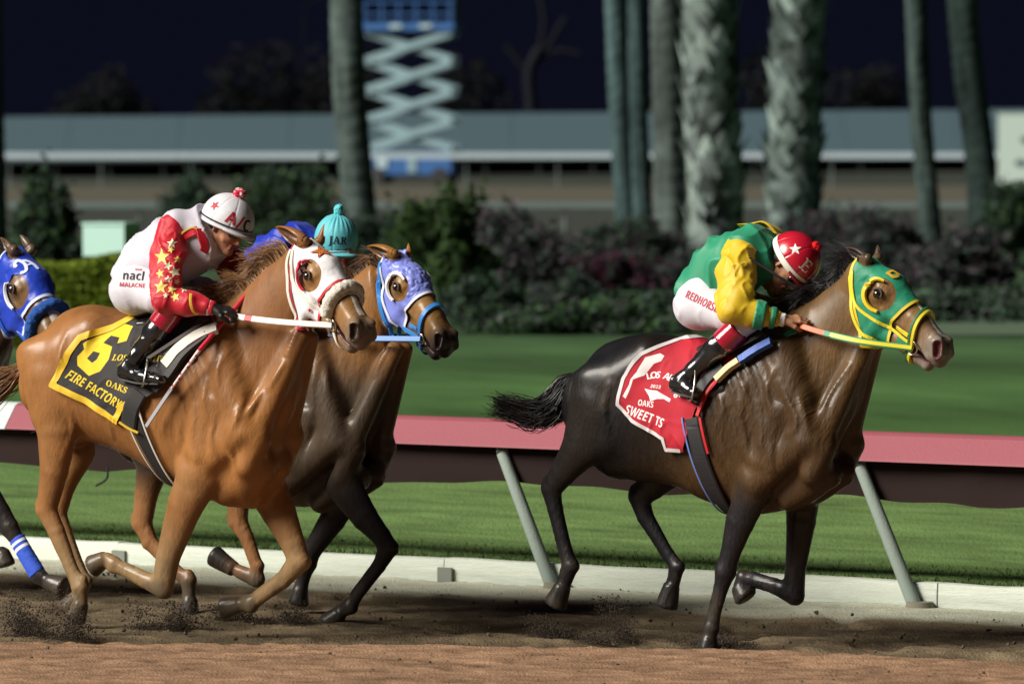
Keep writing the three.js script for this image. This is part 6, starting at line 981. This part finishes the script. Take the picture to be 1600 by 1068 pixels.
// ---- rider in blue with turquoise cap, behind
const D = (l, dx = 166, dy = 27) => [l[0] + dx, l[1] + dy, ...l.slice(2)], teal = silk(.1, .48, .55, .55);
const r2 = makeRider(bay, {
  label: 'person in royal blue jacket and turquoise cap, mostly hidden behind the chestnut horse head',
  torso: [[D([192, 402]), D([232, 478]), .14], [D([226, 364]), D([272, 452]), .155], [D([266, 330]), D([318, 425]), .175], [D([306, 322]), D([344, 404]), .16]],
  hip: D([214, 452]), knee: D([280, 468]), ankle: D([199, 576]), toe: D([252, 592]), heel: D([190, 584]), sh: D([266, 358]), el: D([258, 478, .25]), wr: D([330, 474, .19]), hd: D([360, 478, .14]), elF: D([372, 432, -.25]), wrF: D([392, 452, -.13]), hdF: D([402, 478, -.09]),
  head: [526, 386], headZ: 0, pitch: .14, turn: .35, roll: 0, skin: [.3, .16, .1], capR: [.128, .14, .12], capLow: -.085, cap: teal, band: std(.5, .7, .74, .6), bandY: .012, bandW: .014, pomC: [[.12, .55, .62], [.1, .48, .55]], pomR: .026, pomTall: 1.5, pomUp: .02, capFold: (a, y) => .0025 * Math.sin(a * 22) * smooth(.03, .13, y),
  jacket: silk(.012, .035, .42, .35), sleeve: silk(.012, .035, .42, .35), breeches: breechWhite, bootTop: leatherBlack, goggles: true, cuffs: [[silk(.6, .6, .7), -.04, 0, .038]], gloves: phys(.02, .02, .022, .5),
});
r2.onCap(letters('JAR', '#10202e', 'bold 116px serif', 256, 140), .1, .055, .07, .12, .07);
reinOf(bay, D([348, 494, .14]), [D([380, 500, .16])], [[1, std(.03, .2, .6, .45)]], .034);
makeSaddle(bay, 'black racing saddle under the rider in blue', { cantle: D([236, 505], 140, 18), pommel: D([325, 498], 140, 18), flap: D([258, 590], 140, 18) }, { rolls: [], girths: [{ a: [396, 560], b: [385, 770], w: .08, mat: std(.02, .02, .03, .6), off: .014 }] });
// ---------------------------------------------------------------- thrown dirt
function clods(label, n, fn, dark = 1) {
  const g = new THREE.IcosahedronGeometry(1, 1), P = g.attributes.position; for (let i = 0; i < P.count; i++) { const x = P.getX(i), y = P.getY(i), z = P.getZ(i), k = 1 + .45 * noise(x * 1.7 + 3, y * 1.7, z * 1.7); P.setXYZ(i, x * k, y * k, z * k); } g.computeVertexNormals();
  const im = new THREE.InstancedMesh(g, std(1, 1, 1, .95), n), M = new THREE.Matrix4(), Q = new THREE.Quaternion(), c = new THREE.Color(); im.name = numbered('flying_dirt'); im.userData = { label, category: 'flying dirt', kind: 'stuff' };
  for (let i = 0; i < n; i++) { const { p, s } = fn(i), k = rr(.6, 1.3) * dark; Q.setFromEuler(new THREE.Euler(rr(0, 6), rr(0, 6), rr(0, 6))); im.setMatrixAt(i, M.compose(p, Q, V(s * rr(.7, 1.8), s * rr(.5, 1), s))); im.setColorAt(i, c.setRGB(.075 * k, .055 * k, .036 * k)); }
  im.castShadow = im.receiveShadow = true; scene.add(im);
}
const gauss = () => (rnd() + rnd() + rnd() - 1.5) / 1.5;
function spray(label, px, py, n, L, up, hMax, sizes = [.0008, .0048]) { // thrown back from a hoof print in several plumes
  const o = onGround(px, py); seed = px * 5 + 1; const pl = Array.from({ length: 9 }, () => ({ t: Math.pow(rnd(), 1.2), h: rr(.15, 1), w: rr(.25, 1), z: rr(-.1, .1) }));
  clods(label, n, () => { const q = pl[Math.floor(rnd() * 9)], t = q.t + .45 * gauss() * q.w, r = rnd(), y = hMax * (q.h * Math.pow(r, 1.3) + .16 * gauss()) * (1 - .35 * t); const p = o.clone().addScaledVector(TD, -t * L - y * .35 + .05 * gauss()).addScaledVector(TN, q.z + .09 * gauss()); p.y = Math.max(.004, y); return { p, s: lerp(sizes[0], sizes[1], Math.pow(rnd(), 6)) }; }, .62);
}
spray('dark dirt thrown up behind the hind hoof of the chestnut horse', 150, 1000, 16473, .55, .3, .34);
spray('dark dirt thrown up behind the front hoof of the leading horse', 985, 1005, 16473, .6, .3, .26);
spray('loose dirt kicked under the belly of the chestnut horse', 470, 975, 8236, .5, .2, .16);
spray('loose dirt thrown behind the brown bay horse', 300, 985, 7603, .5, .2, .2);
spray('loose dirt at the front hoof of the leading horse', 1180, 1012, 5702, .4, .2, .1);
seed = 77; { const o = K0.clone(); clods('loose clods lying on the harrowed track', 1300, () => { const p = TP(rr(-6, 5), -.5 - 4.6 * rnd()); p.y = .012 + .01 * rnd(); return { p, s: .003 + .009 * Math.pow(rnd(), 4) }; }, 1.2); }
shade(scene); renderer.render(scene, camera);
